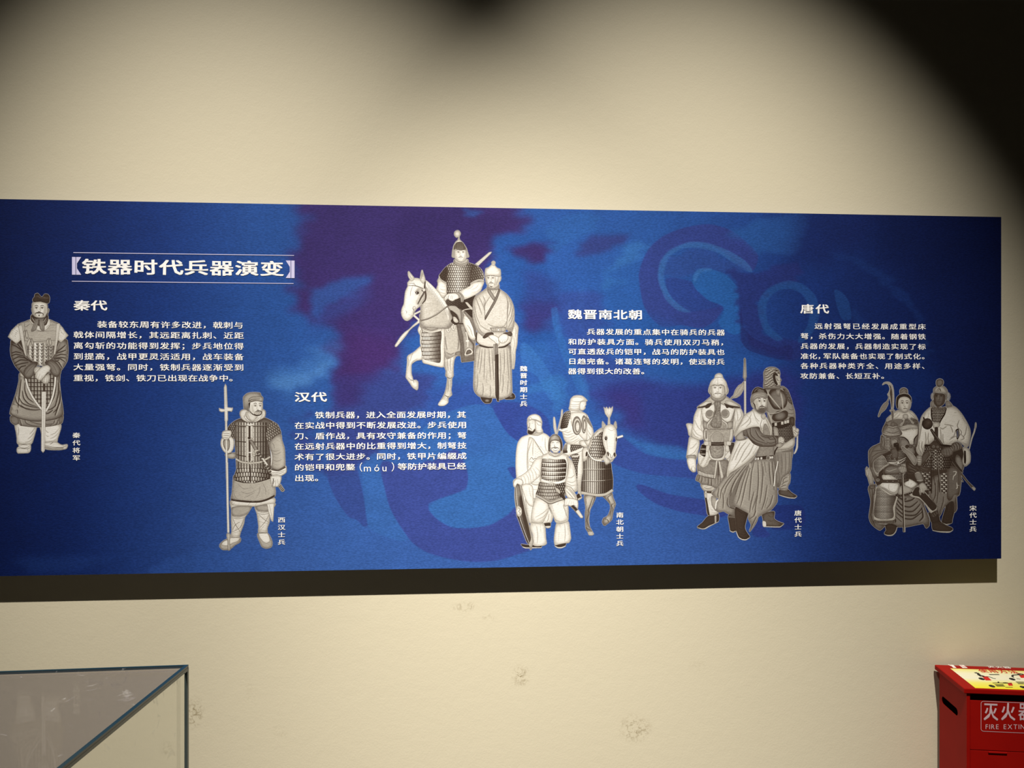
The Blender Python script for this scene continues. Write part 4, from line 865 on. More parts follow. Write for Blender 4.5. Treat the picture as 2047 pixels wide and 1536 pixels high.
    m = P("1060,180 1200,120 1180,200 1060,330 960,480 880,640 800,780 770,920 800,960 860,930 860,1080 760,1060 690,1020 610,1035 560,990 580,860 610,830 560,790 500,740 560,670 640,560 740,440 850,380 960,270", .56, rim=.35, r=6, lit=.12)
    s.hatch(m, 15, .35, .2, .5)
    F("1080,250 960,400 850,580 780,760|1000,300 860,450 740,620 700,760|860,420 760,520 660,680 640,820|760,800 750,900 790,960|680,720 690,860 680,980|620,640 600,760 610,800|900,480 820,660 800,860", 20, .28, .8, .7, clip=m)
    L("610,830 575,880 562,990", 22, .86, 1, alpha=True); L("770,930 810,965 870,985", 14, .25)
    s.at(1360, 710, 8)
    m = P("1080,1330 1300,1300 1290,1450 1250,1520 1170,1620 1060,1720 900,1830 800,1890 745,1960 750,1820 800,1620 850,1480 900,1360", .86, rim=.3, r=7)
    F("1060,1380 960,1500 880,1680|1120,1400 1030,1530 940,1700 850,1830|1180,1420 1100,1580 980,1720|960,1400 880,1560 820,1700|1230,1460 1160,1580", 16, .5, .95, .7, clip=m)
    L("1260,1500 1170,1640 1060,1740 900,1850", 30, .55, .9, clip=None)
    # torso jacket, sleeve
    m = P("1320,1000 1440,1100 1490,1300 1500,1480 1490,1640 1210,1660 1260,1480 1300,1300", .5, rim=.3, r=5); s.speck(m, .06)
    m = P("1000,1160 1130,1130 1270,1160 1320,1270 1500,1290 1570,1300 1580,1400 1540,1450 1440,1470 1280,1465 1170,1420 1080,1320 1000,1280", .42, rim=.45, r=8, lit=-.1)
    F("1060,1200 1100,1320 1200,1400 1320,1440|1120,1160 1130,1280 1230,1370 1400,1420|1010,1180 1020,1280 1080,1340|1200,1200 1250,1300 1350,1380|1400,1310 1440,1350 1540,1340|1380,1400 1460,1410 1560,1380|1290,1290 1380,1320 1460,1320|1480,1300 1520,1350 1530,1420", 16, .2, .66, .75, clip=m)
    P("880,1310 1000,1190 1010,1290 1060,1340 960,1370 890,1360", .6, rim=.4)
    L("1210,1655 1350,1640 1490,1630", 50, .16, 1, taper=0); s.at(1360, 895, 8)
    for x, y in ((1205, 180), (1245, 178), (1295, 172), (1440, 160), (1470, 158)): P(np.array([[x-14, y-14], [x+14, y-16], [x+14, y+16], [x-14, y+18]], float), .86, rim=.1, alpha=False)
    P("1380,145 1425,140 1425,190 1385,195", .4, rim=.1, line=.85); P("1100,250 1135,255 1140,320 1110,330 1095,300", .82, rim=.3)
    L("1560,220 1540,320 1515,420 1510,520 1495,620", 16, .85, 1, taper=0); L("1550,230 1505,420 1485,620", 6, .15)
    s.at(1360, 710, 8)
    # fists and sword hilt
    P("1570,1320 1620,1305 1660,1340 1665,1380 1640,1420 1580,1440 1565,1380", .74, rim=.35, r=3); P("1530,1440 1600,1400 1650,1430 1600,1480 1540,1480", .66, rim=.3)
    L("1600,1340 1650,1350|1590,1370 1650,1385|1590,1400 1640,1415|1600,1320 1590,1400", 8, .3); L("1560,1470 1520,1530 1500,1600", 22, .15, 1)
    # cape over shoulders
    m = P("1130,900 1180,860 1250,930 1340,960 1380,1000 1460,1140 1470,1180 1450,1290 1420,1200 1350,1100 1320,1250 1280,1210 1260,1150 1130,1160 980,1220 900,1290 870,1310 880,1220 960,1080 1030,960", .87, rim=.3, r=7)
    F("1140,940 1080,1050 960,1150|1170,900 1200,1000 1260,1060|1000,1040 940,1140 890,1250|1120,1000 1120,1080 1050,1150|1200,1020 1250,1110|1350,1000 1400,1080 1440,1200|1290,980 1310,1060|1060,960 1100,1000", 14, .5, .95, .65, clip=m)
    P("1290,970 1340,940 1365,980 1340,1030 1310,1020", .82, rim=.3); L("1310,1030 1280,1120 1310,1230|1340,1030 1330,1120", 9, .4)
    # head
    P("1160,740 1220,660 1380,640 1392,780 1380,860 1340,930 1270,940 1200,870", .78, rim=.35, r=5, lit=-.12)
    P("1185,840 1230,880 1260,840 1300,820 1370,830 1385,850 1370,900 1330,935 1270,930 1210,890", .32, rim=0, line=None, soft=2)
    L("1270,850 1290,840 1330,838 1350,845", 14, .75); L("1285,850 1345,852", 7, .2)
    s.face(1295, 735, 92, 160, .35, .15, .78, 1.2)
    P("1130,760 1165,745 1185,840 1160,845 1140,810", .74, rim=.3); L("1145,770 1165,820", 8, .35); L("1160,760 1190,800 1200,860", 16, .15)
    m = P("1150,640 1160,570 1200,525 1250,515 1330,540 1370,560 1390,620 1350,600 1250,590", .22, rim=.3, line=.1); L("1180,590 1230,540 1300,560|1260,560 1330,560", 12, .45, .8); P("1240,560 1320,560 1340,600 1250,605", .5, rim=.3)
    m = P("1125,700 1150,630 1210,600 1300,590 1370,610 1390,690 1300,680 1210,700 1160,750 1130,760", .6, rim=.35, r=5); F("1160,700 1220,650 1320,640|1150,720 1240,680 1350,665|1200,620 1280,615 1350,640", 12, .4, .75, .6, clip=m)
    L("1130,840 1150,900", 14, .3)
    return s

def fig_commander():
    s = Pad(1727, 752, 1958, 1080, seed=6)
    s.at(1725, 745, 8)
    P, L, F = s.P, s.L, s.fold
    P("880,1120 1460,1120 1540,1480 1530,1900 1300,2000 1100,1850 900,1500", .22, rim=0, line=None); P("240,1180 880,1150 960,1500 1060,1900 960,2100 560,2050 220,1800 170,1500", .2, rim=0, line=None)
    P("1380,1180 1600,1200 1600,1560 1400,1500", .16, rim=0, line=None)
    # right man: bow stave, loop, scabbards
    L("1805,800 1800,860 1780,950 1740,1060 1700,1230", 14, .6, 1, alpha=True); P("1798,805 1812,810 1812,860 1800,900 1790,880", .6, rim=.2)
    s.at(1725, 890, 8)
    P("1370,200 1420,210 1560,420 1680,580 1795,690 1780,725 1740,690 1600,520 1480,360", .38, rim=.3, smooth=False, line=.15); P("1745,670 1795,690 1785,725 1760,710", .6, rim=.1)
    L("1380,230 1450,360 1560,520 1600,590", 20, .25, 1, alpha=True)
    P("1500,160 1560,200 1600,300 1590,420 1530,400 1480,250", .45, rim=.4, r=4)
    # legs of right man
    m = P("1310,900 1400,870 1485,890 1500,980 1460,1080 1430,1200 1420,1250 1330,1265 1260,1230 1290,1100 1320,1000", .16, rim=.3, r=4, line=.08); F("1380,920 1360,1000 1340,1080|1440,950 1420,1020|1330,1180 1380,1200 1410,1180", 12, .1, .36, .7, clip=m); L("1270,1245 1330,1268 1400,1258", 10, .62, alpha=True)
    m = P("1080,1110 1200,1100 1240,1220 1330,1280 1420,1320 1438,1350 1400,1380 1250,1380 1120,1360 1100,1240", .2, rim=.3, r=5, line=.08); F("1200,1250 1280,1280 1380,1330|1120,1240 1180,1260", 14, .1, .42, .7, clip=m); L("1115,1365 1240,1388 1380,1392 1438,1360", 12, .66, alpha=True)
    # right man's skirts
    m = P("1140,500 1540,420 1560,700 1540,800 1500,830 1505,1020 1460,1080 1440,900 1300,1000 1210,1150 1170,1000 1060,820 1080,600", .42, rim=.35, r=6)
    s.hatch(m, 24, .2, .3, .1); F("1200,560 1200,760 1180,940|1290,820 1280,920 1230,1080|1160,600 1160,800 1120,900|1480,840 1490,950", 18, .2, .58, .7, clip=m)
    m = P("1350,380 1420,340 1540,400 1545,680 1540,790 1460,800 1430,860 1380,895 1345,850 1340,720", .36, rim=.3, r=6); s.hatch(m, 18, .25, .25, .3)
    L("1440,430 1490,425 1480,470 1450,500 1440,560|1500,600 1510,680 1490,700|1500,640 1540,650", 16, .7)
    s.at(1725, 745, 8)
    m = P("940,1160 1300,1160 1430,1180 1420,1440 1380,1540 1060,1560 900,1500 880,1400 920,1300", .32, rim=.3, r=6)
    s.scales(m, 40, 34, 1120, 300, .12, .5, gap=.3)
    F("1000,1250 950,1400 930,1480|1050,1280 1030,1420 960,1500", 18, .15, .5, .7, clip=m)
    P("960,1300 1080,1230 1080,1300 1010,1420 920,1500 920,1400", .3, rim=.3); L("1060,1250 1080,1330 1000,1420", 7, .55)
    s.at(1725, 890, 8)
    m = P("930,400 1040,340 1080,500 1100,760 1060,760 1000,640 950,480", .42, rim=.3); s.scales(m, 34, 80, 1020, 200, .16, .7, gap=.3, ang=.15)
    m = P("1250,470 1330,450 1350,560 1345,760 1260,760 1245,600", .42, rim=.3); s.scales(m, 34, 70, 1295, 200, .16, .72, gap=.3)
    m = P("1210,150 1270,130 1280,350 1220,380", .38, rim=.3); s.scales(m, 26, 60, 1245, 200, .14, .6, gap=.3)
    m = P("1135,80 1175,80 1185,380 1130,380", .4, rim=.3); s.scales(m, 24, 60, 1160, 200, .14, .7, gap=.3)
    m = P("880,330 1080,370 1050,440 920,420", .3, rim=.3); F("900,350 980,400 1060,400|950,340 1020,370 1080,360", 12, .15, .5, .7, clip=m)
    L("1090,120 1095,500 1100,780|1195,300 1220,600 1225,760|1120,400 1150,640", 22, .15, .8)
    L("1200,150 1210,400 1230,600", 14, .45, .7)
    s.at(1725, 745, 8)
    # loop cloth
    m = P("1590,1210 1640,1190 1700,1240 1720,1340 1710,1440 1660,1490 1640,1500 1600,1470 1590,1400 1610,1300", .66, rim=.3); P("1620,1250 1645,1260 1650,1400 1640,1460 1618,1440 1615,1340", .08, rim=0, line=None)
    # robe right man
    m = P("1100,545 1000,620 940,700 910,800 890,960 860,1100 850,1250 900,1330 945,1335 985,1230 990,1150 1060,1150 1120,1100 1140,1080 1200,1030 1220,1120 1260,1150 1320,1165 1400,1170 1490,1100 1560,1120 1640,1195 1690,1170 1720,1000 1710,900 1660,790 1580,660 1500,570 1420,530 1330,560", .74, rim=.35, r=8, lit=.1)
    F("960,740 930,900 900,1080|1000,640 960,780|900,1100 900,1220 940,1300|950,1100 940,1200 970,1240|1000,950 1010,1080 1000,1150|1050,960 1040,1060 1060,1140|1240,900 1250,1020 1250,1100|1280,980 1280,1080 1300,1140|1340,860 1280,900 1230,880|1450,860 1380,840 1300,830|1480,920 1460,1010 1400,1050|1520,1100 1490,1020 1380,1080|1520,880 1580,960 1520,1030|1560,980 1620,1050 1560,1080|1660,860 1640,980 1600,1040|1600,1120 1660,1150|1400,850 1430,920 1440,960|1540,760 1510,850 1530,900|1590,720 1640,800|980,1180 950,1280|890,1160 880,1260|1380,1130 1440,1090|1060,640 1030,760|1460,640 1500,640", 16, .38, .88, .7, clip=m)
    P("1485,920 1530,900 1545,1000 1510,1070 1495,1000", .08, rim=0, line=None); s.a *= 1-.9*s.cov(spline(pts("1495,940 1522,920 1532,1000 1512,1045 1500,1000"), 1))
    m = P("1100,560 1330,560 1320,640 1260,740 1200,850 1160,800 1110,780 1095,680", .34, rim=.3); s.scales(m, 26, 26, 1200, 300, .2, .6, gap=.35); s.hatch(m, 40, .62, .25, 1.57)
    L("1330,570 1310,660 1250,760 1205,860|1098,570 1095,680 1112,780", 20, .1, 1); L("1200,600 1190,780", 16, .5)
    P("1120,800 1220,800 1230,850 1180,900 1150,900 1120,860", .72, rim=.35); P("1150,880 1200,880 1200,1040 1140,1080", .2, rim=.3, line=None)
    L("1150,820 1210,830|1140,850 1200,850", 8, .4)
    # mace
    P("1075,920 1105,900 1180,1010 1310,1190 1500,1460 1600,1590 1580,1600 1440,1430 1240,1200", .2, rim=.2, line=.08); L("1090,915 1240,1110 1300,1200", 6, .5)
    s.O(1030, 822, 84, 88, .14, rim=.3, line=.06); s.O(1048, 800, 30, 34, .42, rim=0, line=None, soft=6, alpha=False); s.O(1015, 850, 18, 14, .38, rim=0, line=None, soft=4, alpha=False); P("960,720 975,712 995,750 975,765", .12, rim=0)
    # fist & arm guards
    m = P("1420,1150 1500,1110 1570,1150 1580,1210 1500,1250 1430,1260", .36, rim=.3); F("1440,1150 1470,1190 1470,1240|1480,1130 1510,1180 1510,1230|1520,1130 1550,1170 1550,1220", 12, .12, .7, .8, clip=m)
    P("1250,1260 1300,1210 1400,1200 1440,1240 1430,1310 1360,1340 1290,1330 1255,1300", .36, rim=.35, r=3); L("1290,1240 1300,1320|1330,1230 1345,1330|1370,1230 1390,1320|1260,1270 1300,1270", 10, .14); L("1400,1190 1440,1250", 14, .6)
    m = P("860,1340 940,1340 930,1480 880,1480", .6, rim=.3); L("865,1370 940,1380|865,1400 935,1410|870,1440 930,1445", 12, .2)
    P("1060,1150 1220,1150 1240,1200 1200,1235 1110,1230 1070,1200", .25, rim=.2); s.O(1130, 1185, 30, 30, .5, rim=.4, line=.1, alpha=False); s.O(1195, 1190, 28, 28, .48, rim=.4, line=.1, alpha=False)
    P("990,1160 1080,1160 1060,1180 1000,1190", .1, rim=0, line=None); P("1220,1150 1420,1170 1300,1190", .1, rim=0, line=None)
    # right head
    P("1090,470 1150,440 1140,560 1085,545", .5, rim=.3); P("1330,450 1380,460 1430,520 1420,545 1345,560 1330,530", .5, rim=.3); L("1350,500 1400,490|1345,530 1410,520", 9, .2)
    P("1140,340 1220,330 1310,350 1315,450 1290,510 1220,550 1170,540 1135,480", .33, rim=.35, r=5, lit=-.1)
    s.face(1215, 372, 84, 160, 0, .1, .36, .3)
    L("1210,360 1205,440", 12, .6, .6, soft=1); L("1150,520 1200,560 1300,520", 14, .25)
    P("1140,545 1210,580 1310,545 1330,560 1260,600 1150,580", .42, rim=.3)
    m = P("1125,330 1130,260 1170,225 1230,210 1300,225 1345,275 1355,330 1340,440 1320,440 1310,345 1220,320 1150,335 1125,420 1108,420", .62, rim=.4, r=5)
    L("1180,300 1220,250 1250,300|1200,300 1225,270 1240,305|1225,215 1225,255|1290,250 1320,290|1120,335 1220,322 1320,350 1325,440", 9, .25)
    for i in range(9):
        t = -1.3+i*.33
        L('%f,%f %f,%f' % (1350+math.cos(t)*10, 395+math.sin(t)*30, 1350+math.cos(t)*52, 385+math.sin(t)*72), 9, .66, .95, alpha=True)
        L('%f,%f %f,%f' % (1122-math.cos(t)*6, 395+math.sin(t)*30, 1122-math.cos(t)*38, 385+math.sin(t)*60), 8, .6, .95, alpha=True)
    P("1170,160 1180,120 1225,100 1275,115 1290,160 1275,200 1240,230 1200,230 1175,200", .38, rim=.35, line=.6)
    # woman
    m = P("380,760 450,700 540,640 700,660 840,720 890,800 895,950 880,1100 850,1200 700,1230 560,1180 400,1000 330,900", .38, rim=.3, r=5)
    P("330,860 390,790 470,770 560,840 500,900 380,940 310,960", .42, rim=.35); P("620,1060 740,1100 720,1180 800,1200 820,1300 650,1240 590,1120", .46, rim=.3)
    k = s.cov(spline(pts("640,760 840,740 860,840 640,850"), 1))*m; s.scales(k, 22, 20, 740, 200, .15, .62, gap=.35, rnd=.3)
    m = P("560,890 640,930 850,880 880,900 870,1000 820,1060 810,1140 740,1150 720,1080 640,1030 590,1020", .76, rim=.25, r=5)
    L("590,1030 660,1040 720,1090 745,1150|880,990 825,1060 815,1140", 16, .1, 1)
    m = P("570,900 620,860 720,835 840,840 880,870 870,900 740,900 640,925", .68, rim=.35); F("620,890 700,870 780,860|650,910 760,880 850,880", 10, .4, .85, .7, clip=m); L("700,900 690,930|790,890 805,930", 10, .3)
    s.O(705, 1185, 26, 26, .3, rim=.3, line=.08); s.O(760, 1180, 28, 28, .42, rim=.3, line=.08); s.O(820, 1170, 22, 24, .5, rim=.3, line=.08)
    m = P("380,790 380,740 430,690 560,600 640,640 760,610 840,680 880,760 840,745 760,730 820,800 800,830 740,760 690,720 660,800 620,860 580,840 640,760 500,750 430,770", .72, rim=.35, r=5)
    F("560,640 500,700 430,740|600,660 540,720 470,750|740,640 800,690 840,730|650,700 620,760 600,830|760,680 800,740", 12, .42, .88, .6, clip=m); P("640,680 700,665 725,700 700,740 650,730", .74, rim=.35)
    P("540,480 560,400 680,370 760,420 768,520 745,590 690,640 640,640 580,590", .7, rim=.35, r=5, lit=-.08)
    s.face(665, 485, 88, 140, .1, .15, .7, 0)
    L("645,580 675,572 710,580", 13, .3); L("650,592 700,592", 8, .5)
    P("530,480 540,400 590,350 660,335 730,350 770,400 775,490 760,440 720,400 660,385 600,400 570,440 560,520 560,580 535,540", .12, rim=.2, line=.4)
    m = P("590,330 590,280 620,250 670,245 710,270 718,320 715,345 660,335 600,350", .45, rim=.35, line=.6); L("620,320 660,290 700,320|610,300 650,260 700,290", 8, .25)
    L("540,370 600,345 660,335 730,352 770,400", 9, .55)
    # halberd + pennant
    P("395,340 430,380 400,470 405,500 360,590 290,650 250,712 255,650 290,560 330,500 380,460 410,400", .42, rim=.2, r=2, line=.62)
    m = P("312,200 330,165 380,150 430,158 470,200 490,280 497,420 492,540 480,610 455,610 452,520 425,380 400,350 420,300 430,260 410,200 370,175 330,190", .55, rim=.2, r=2, line=.7, lw=7)
    P("425,200 450,230 470,330 470,500 460,560 445,420 430,330 440,260", .28, rim=.1, line=None)
    P("432,600 505,600 508,620 435,622", .62, rim=.2); P("455,620 485,620 490,700 480,780 500,840 450,850 465,780 460,700", .48, rim=.3)
    # seated man: chair / quiver
    s.at(1725, 890, 8)
    P("40,380 60,345 90,370 150,350 160,500 170,640 110,650 75,520 50,480", .56, rim=.3, smooth=False); L("60,360 80,480|90,370 105,500|120,360 130,480|145,360 150,480|50,400 70,490", 12, .8); L("75,350 95,490|105,370 118,490", 7, .2)
    m = P("90,100 160,20 280,0 300,300 200,560 205,640 180,860 170,1040 180,1200 230,1260 360,1270 330,1320 270,1365 180,1310 120,1240 95,1140 125,900 85,720 100,650 200,620 180,560 100,330", .42, rim=.35, r=6)
    F("150,700 160,860 150,1000 130,1140|200,650 190,740 170,800|130,1100 150,1200 200,1290|110,680 140,700 180,690", 18, .2, .6, .7, clip=m)
    # cloth under the seat
    m = P("520,820 900,820 1000,1020 1060,1180 1060,1290 1010,1330 960,1260 700,1310 520,1310 440,1270 500,1100", .42, rim=.4, r=8)
    F("540,860 620,960 760,990 880,900|530,920 640,1040 800,1060 920,940|530,1000 650,1110 840,1120 950,1000|540,1080 660,1170 800,1180 960,1060|600,850 680,900 780,880 840,830|520,1140 620,1230|940,1000 960,1150 900,1220|560,830 640,870 700,860", 26, .14, .62, .8, clip=m)
    # boot
    P("360,1280 440,1260 545,1300 530,1360 490,1420 430,1440 350,1430 345,1400 370,1360", .2, rim=.3, r=4, line=.08); L("345,1425 400,1446 470,1440 520,1390 545,1310", 11, .66, alpha=True); s.L("400,1380 450,1390", 20, .4, .6, soft=3)
    P("1050,1080 1190,1080 1210,1200 1240,1230 1100,1240 1070,1160", .18, rim=.2, line=.1)
    # left thigh panel
    m = P("180,1200 520,1180 525,1240 420,1260 180,1255", .25, rim=.2); 
    for i in range(14): L('%d,1205 %d,1255' % (190+i*24, 192+i*24), 8, .5, .8, taper=0)
    m = P("230,660 560,820 560,850 520,1000 520,1180 460,1210 250,1215 170,1180 170,1000 190,820", .66, rim=.2, line=.2)
    m = P("235,690 420,800 530,820 480,1000 480,1160 300,1185 185,1140 185,980 210,820", .52, rim=.25, r=4, line=.25); s.scales(m, 20, 15, 330, 130, .32, .82, gap=.3)
    # right thigh panel
    m = P("740,800 860,660 900,640 1060,820 1190,990 1180,1030 1090,1095 1000,960 900,860", .66, rim=.2, line=.2); m = P("790,790 880,670 1050,830 1180,985 1110,1050 1000,930 900,830", .42, rim=.25, line=.25); s.scales(m, 18, 16, 980, 200, .25, .62, gap=.3, ang=.8)
    P("1090,1095 1190,1040 1200,1090 1130,1150", .25, rim=.2); L("1110,1110 1135,1145|1140,1090 1160,1130|1170,1060 1185,1105", 8, .55)
    # waist cloths
    m = P("250,640 440,580 580,610 575,740 530,790 440,780 360,720 300,690 240,700", .66, rim=.3); P("270,650 330,600 560,620 550,720 500,760 430,740 350,690", .85, rim=.2, line=.3); F("320,620 330,660|420,620 410,680 430,720|520,640 510,700", 10, .5, .9, .5)
    m = P("640,620 740,540 880,620 860,660 800,720 740,740 690,720", .5, rim=.3); P("660,620 740,545 860,620 800,680 740,690 690,660", .84, rim=.25, line=.3); F("730,570 720,640|780,600 760,660", 10, .5, .9, .5)
    P("520,800 780,740 790,770 690,810 560,830", .2, rim=.1, line=None); L("560,790 560,820|600,785 600,815|640,780 645,810|680,770 690,800|720,760 730,790|760,750 765,775", 8, .65)
    P("570,700 640,640 800,720 680,780 570,790", .6, rim=.25)
    # torso
    m = P("340,200 680,80 700,300 720,480 720,560 600,600 320,560 300,460 340,400", .42, rim=.3, r=5); s.scales(m, 26, 24, 520, 160, .18, .66, gap=.3, rnd=.3)
    P("310,480 440,480 540,540 560,560 330,560", .78, rim=.3); F("350,490 380,540|420,490 470,540", 10, .4, .9, .6)
    P("600,330 690,300 690,420 640,480", .6, rim=.3)
    m = P("280,560 600,555 720,530 730,570 640,600 330,605 290,590", .34, rim=.3, line=.12); L("380,580 400,582|470,580 490,580|560,575 575,575", 14, .6)
    s.O(238, 560, 36, 30, .62, rim=.4, line=.2); L("220,560 240,545 255,560 240,572", 8, .3); L("330,390 380,290 520,280 690,200", 14, .75); L("400,285 560,305 680,230", 12, .74); s.O(564, 285, 18, 20, .85, rim=.1, line=.2, alpha=False)
    # arms
    m = P("350,360 440,320 560,340 640,330 700,370 690,430 640,450 600,440 560,470 430,470 350,480 320,440", .42, rim=.45, r=6); L("370,400 420,420 480,400 540,380", 10, .62)
    P("560,360 620,335 690,350 705,400 690,430 650,450 600,440 570,410", .56, rim=.35, r=3); L("620,345 600,420|650,350 635,435|680,365 665,440|590,380 580,420", 9, .2)
    m = P("700,250 830,330 900,400 960,520 1000,600 920,620 860,560 830,460 740,460 700,400", .3, rim=.4, r=6); F("720,300 800,360 860,380|730,380 800,400 850,430|720,430 800,440 840,460", 16, .12, .55, .8, clip=m)
    P("820,460 900,410 950,480 970,580 900,600 860,570", .46, rim=.4, line=.15); L("830,460 870,440 910,450|860,570 920,570 965,560", 9, .68)
    m = P("890,640 960,600 1020,660 1030,720 990,730 980,780 940,760 930,800 910,800 895,740 905,700", .62, rim=.35, r=3); L("920,700 925,780|960,700 960,760|990,690 995,730", 8, .25)
    # shoulder guard left
    m = P("170,250 300,160 350,190 390,270 430,310 340,370 260,440 245,505 200,470 160,380", .6, rim=.25, line=.2); m = P("185,260 300,180 345,210 375,270 390,300 300,360 240,440 200,420 175,340", .52, rim=.2, line=.3); s.scales(m, 18, 14, 290, 120, .3, .78, gap=.3)
    # cloak
    s.at(1725, 745, 8)
    m = P("280,1130 180,1190 120,1300 98,1400 105,1500 150,1520 170,1420 300,1320 440,1250 480,1180 380,1200", .4, rim=.3, r=6); F("150,1260 250,1250 400,1230|140,1360 240,1290 380,1260|120,1440 160,1360|280,1160 300,1220 400,1220", 18, .28, .5, .7, clip=m)
    m = P("620,1180 700,1230 800,1300 860,1400 830,1480 760,1400 690,1300 640,1260", .52, rim=.3, line=.6, lw=9)
    # beard, head, helmet
    P("430,1240 520,1200 570,1250 560,1390 540,1410 510,1370 470,1400 445,1370 460,1290", .34, rim=.3)
    P("440,1040 580,1030 590,1100 570,1180 520,1210 470,1190 440,1120", .5, rim=.4, r=5, lit=.15)
    L("470,1070 510,1060 530,1070|545,1060 580,1068|540,1070 560,1110 535,1125|550,1135 565,1130", 9, .15); P("490,1140 530,1125 570,1135 575,1180 560,1260 530,1200 500,1190", .12, rim=0, line=None, soft=1); L("470,1085 505,1085|545,1082 575,1082", 8, .15); L("530,1155 560,1152", 8, .5)
    m = P("300,1000 350,1040 440,1030 440,1240 370,1240 280,1170 285,1060", .42, rim=.35); F("300,1050 310,1120 300,1160|340,1050 345,1150 340,1200", 14, .2, .6, .7, clip=m)
    k = P("370,1050 430,1050 440,1240 370,1220", .55, rim=.3); s.scales(k, 26, 22, 405, 60, .3, .75, gap=.3)
    P("330,860 380,820 430,880 400,920 330,980 310,960", .36, rim=.3)
    m = P("310,985 350,900 410,850 480,835 540,850 600,920 628,980 580,1020 480,1040 380,1035", .5, rim=.4, r=6, lit=.1)
    L("315,985 380,1010 480,1015 580,1000 625,975|360,940 480,970 590,930|400,870 480,890 560,870", 12, .28); L("320,975 400,1000 500,1004 600,985|400,860 480,878 550,862", 7, .75); s.speck(m, .1)
    P("440,850 450,800 480,790 510,800 520,850 480,870", .48, rim=.4)
    # staff
    s.at(1725, 890, 8)
    L("628,450 640,800 660,1390", 30, .2, 1, taper=0, alpha=True); L("640,460 652,800 668,1390", 12, .62, 1, taper=0); L("616,460 624,600", 10, .5)
    return s
# ---------------------------------------------------------------- the room
def wall_material():
    m = material('cream_painted_plaster', (.6, .52, .36), .62, .25); g = G(m)
    tc = g.new('ShaderNodeTexCoord')
    n1 = g.new('ShaderNodeTexNoise'); n1.inputs['Scale'].default_value = 1.3; n1.inputs['Detail'].default_value = 3
    n2 = g.new('ShaderNodeTexNoise'); n2.inputs['Scale'].default_value = 26; n2.inputs['Detail'].default_value = 6; n2.inputs['Roughness'].default_value = .65
    n3 = g.new('ShaderNodeTexNoise'); n3.inputs['Scale'].default_value = 160; n3.inputs['Detail'].default_value = 2
    for n in (n1, n2, n3): g.l.new(tc.outputs['Object'], n.inputs['Vector'])
    base = g.mix(n1.outputs['Fac'], (.665, .612, .445, 1), (.695, .645, .475, 1))
    total = None                                # scuffs and finger marks at their places on the wall
    for px, py, rx, rz, amt in ((1040, 1352, .036, .042, 1.0), (1270, 1457, .062, .055, 1.0), (388, 1425, .036, .06, 1.1), (505, 1375, .03, .02, .2), (500, 1395, .02, .025, .2),
                                (335, 1500, .03, .035, .4), (930, 1213, .05, .02, .8), (978, 1235, .03, .014, .7), (1395, 1330, .04, .03, .18), (560, 1465, .03, .04, .2)):
        p = on_y(px, py, 0)
        mp = g.new('ShaderNodeMapping'); mp.inputs['Location'].default_value = (-p.x/rx, 0, -p.z/rz); mp.inputs['Scale'].default_value = (1/rx, 1/.2, 1/rz)
        g.l.new(tc.outputs['Object'], mp.inputs['Vector'])
        ln = g.new('ShaderNodeVectorMath'); ln.operation = 'LENGTH'; g.l.new(mp.outputs[0], ln.inputs[0])
        f = g.math('MULTIPLY', g.math('SUBTRACT', 1.0, ln.outputs['Value']), amt); f = g.math('MAXIMUM', f, 0.)
        total = f if total is None else g.math('MAXIMUM', total, f)
    st = g.new('ShaderNodeTexNoise'); st.inputs['Scale'].default_value = 70; st.inputs['Detail'].default_value = 5; st.inputs['Distortion'].default_value = 1.5
    g.l.new(tc.outputs['Object'], st.inputs['Vector'])
    rr = g.new('ShaderNodeMapRange'); rr.inputs['From Min'].default_value = .47; rr.inputs['From Max'].default_value = .66; g.l.new(st.outputs['Fac'], rr.inputs['Value'])
    col = g.mix(g.math('MULTIPLY', total, rr.outputs[0]), base, (.30, .24, .13, 1))
    g.l.new(col, g.b.inputs['Base Color'])
    h = g.math('ADD', g.math('MULTIPLY', n2.outputs['Fac'], .7), g.math('MULTIPLY', n3.outputs['Fac'], .25)); g.bump(h, .22, .004)
    return m
WALL = wall_material()
o = box('wall_back', (-5, 0, 0), (5, .2, 6.4), WALL); o['kind'] = 'structure'
fm = material('grey_stone_floor', (.16, .15, .13), .35, .4); g = G(fm); nz = g.new('ShaderNodeTexNoise'); nz.inputs['Scale'].default_value = 9; nz.inputs['Detail'].default_value = 8
tc = g.new('ShaderNodeTexCoord'); g.l.new(tc.outputs['Object'], nz.inputs['Vector']); g.l.new(g.mix(nz.outputs['Fac'], (.035, .032, .028, 1), (.06, .055, .048, 1)), g.b.inputs['Base Color'])
o = box('floor', (-5, -4.5, -.1), (5, .2, 0), fm); o['kind'] = 'structure'
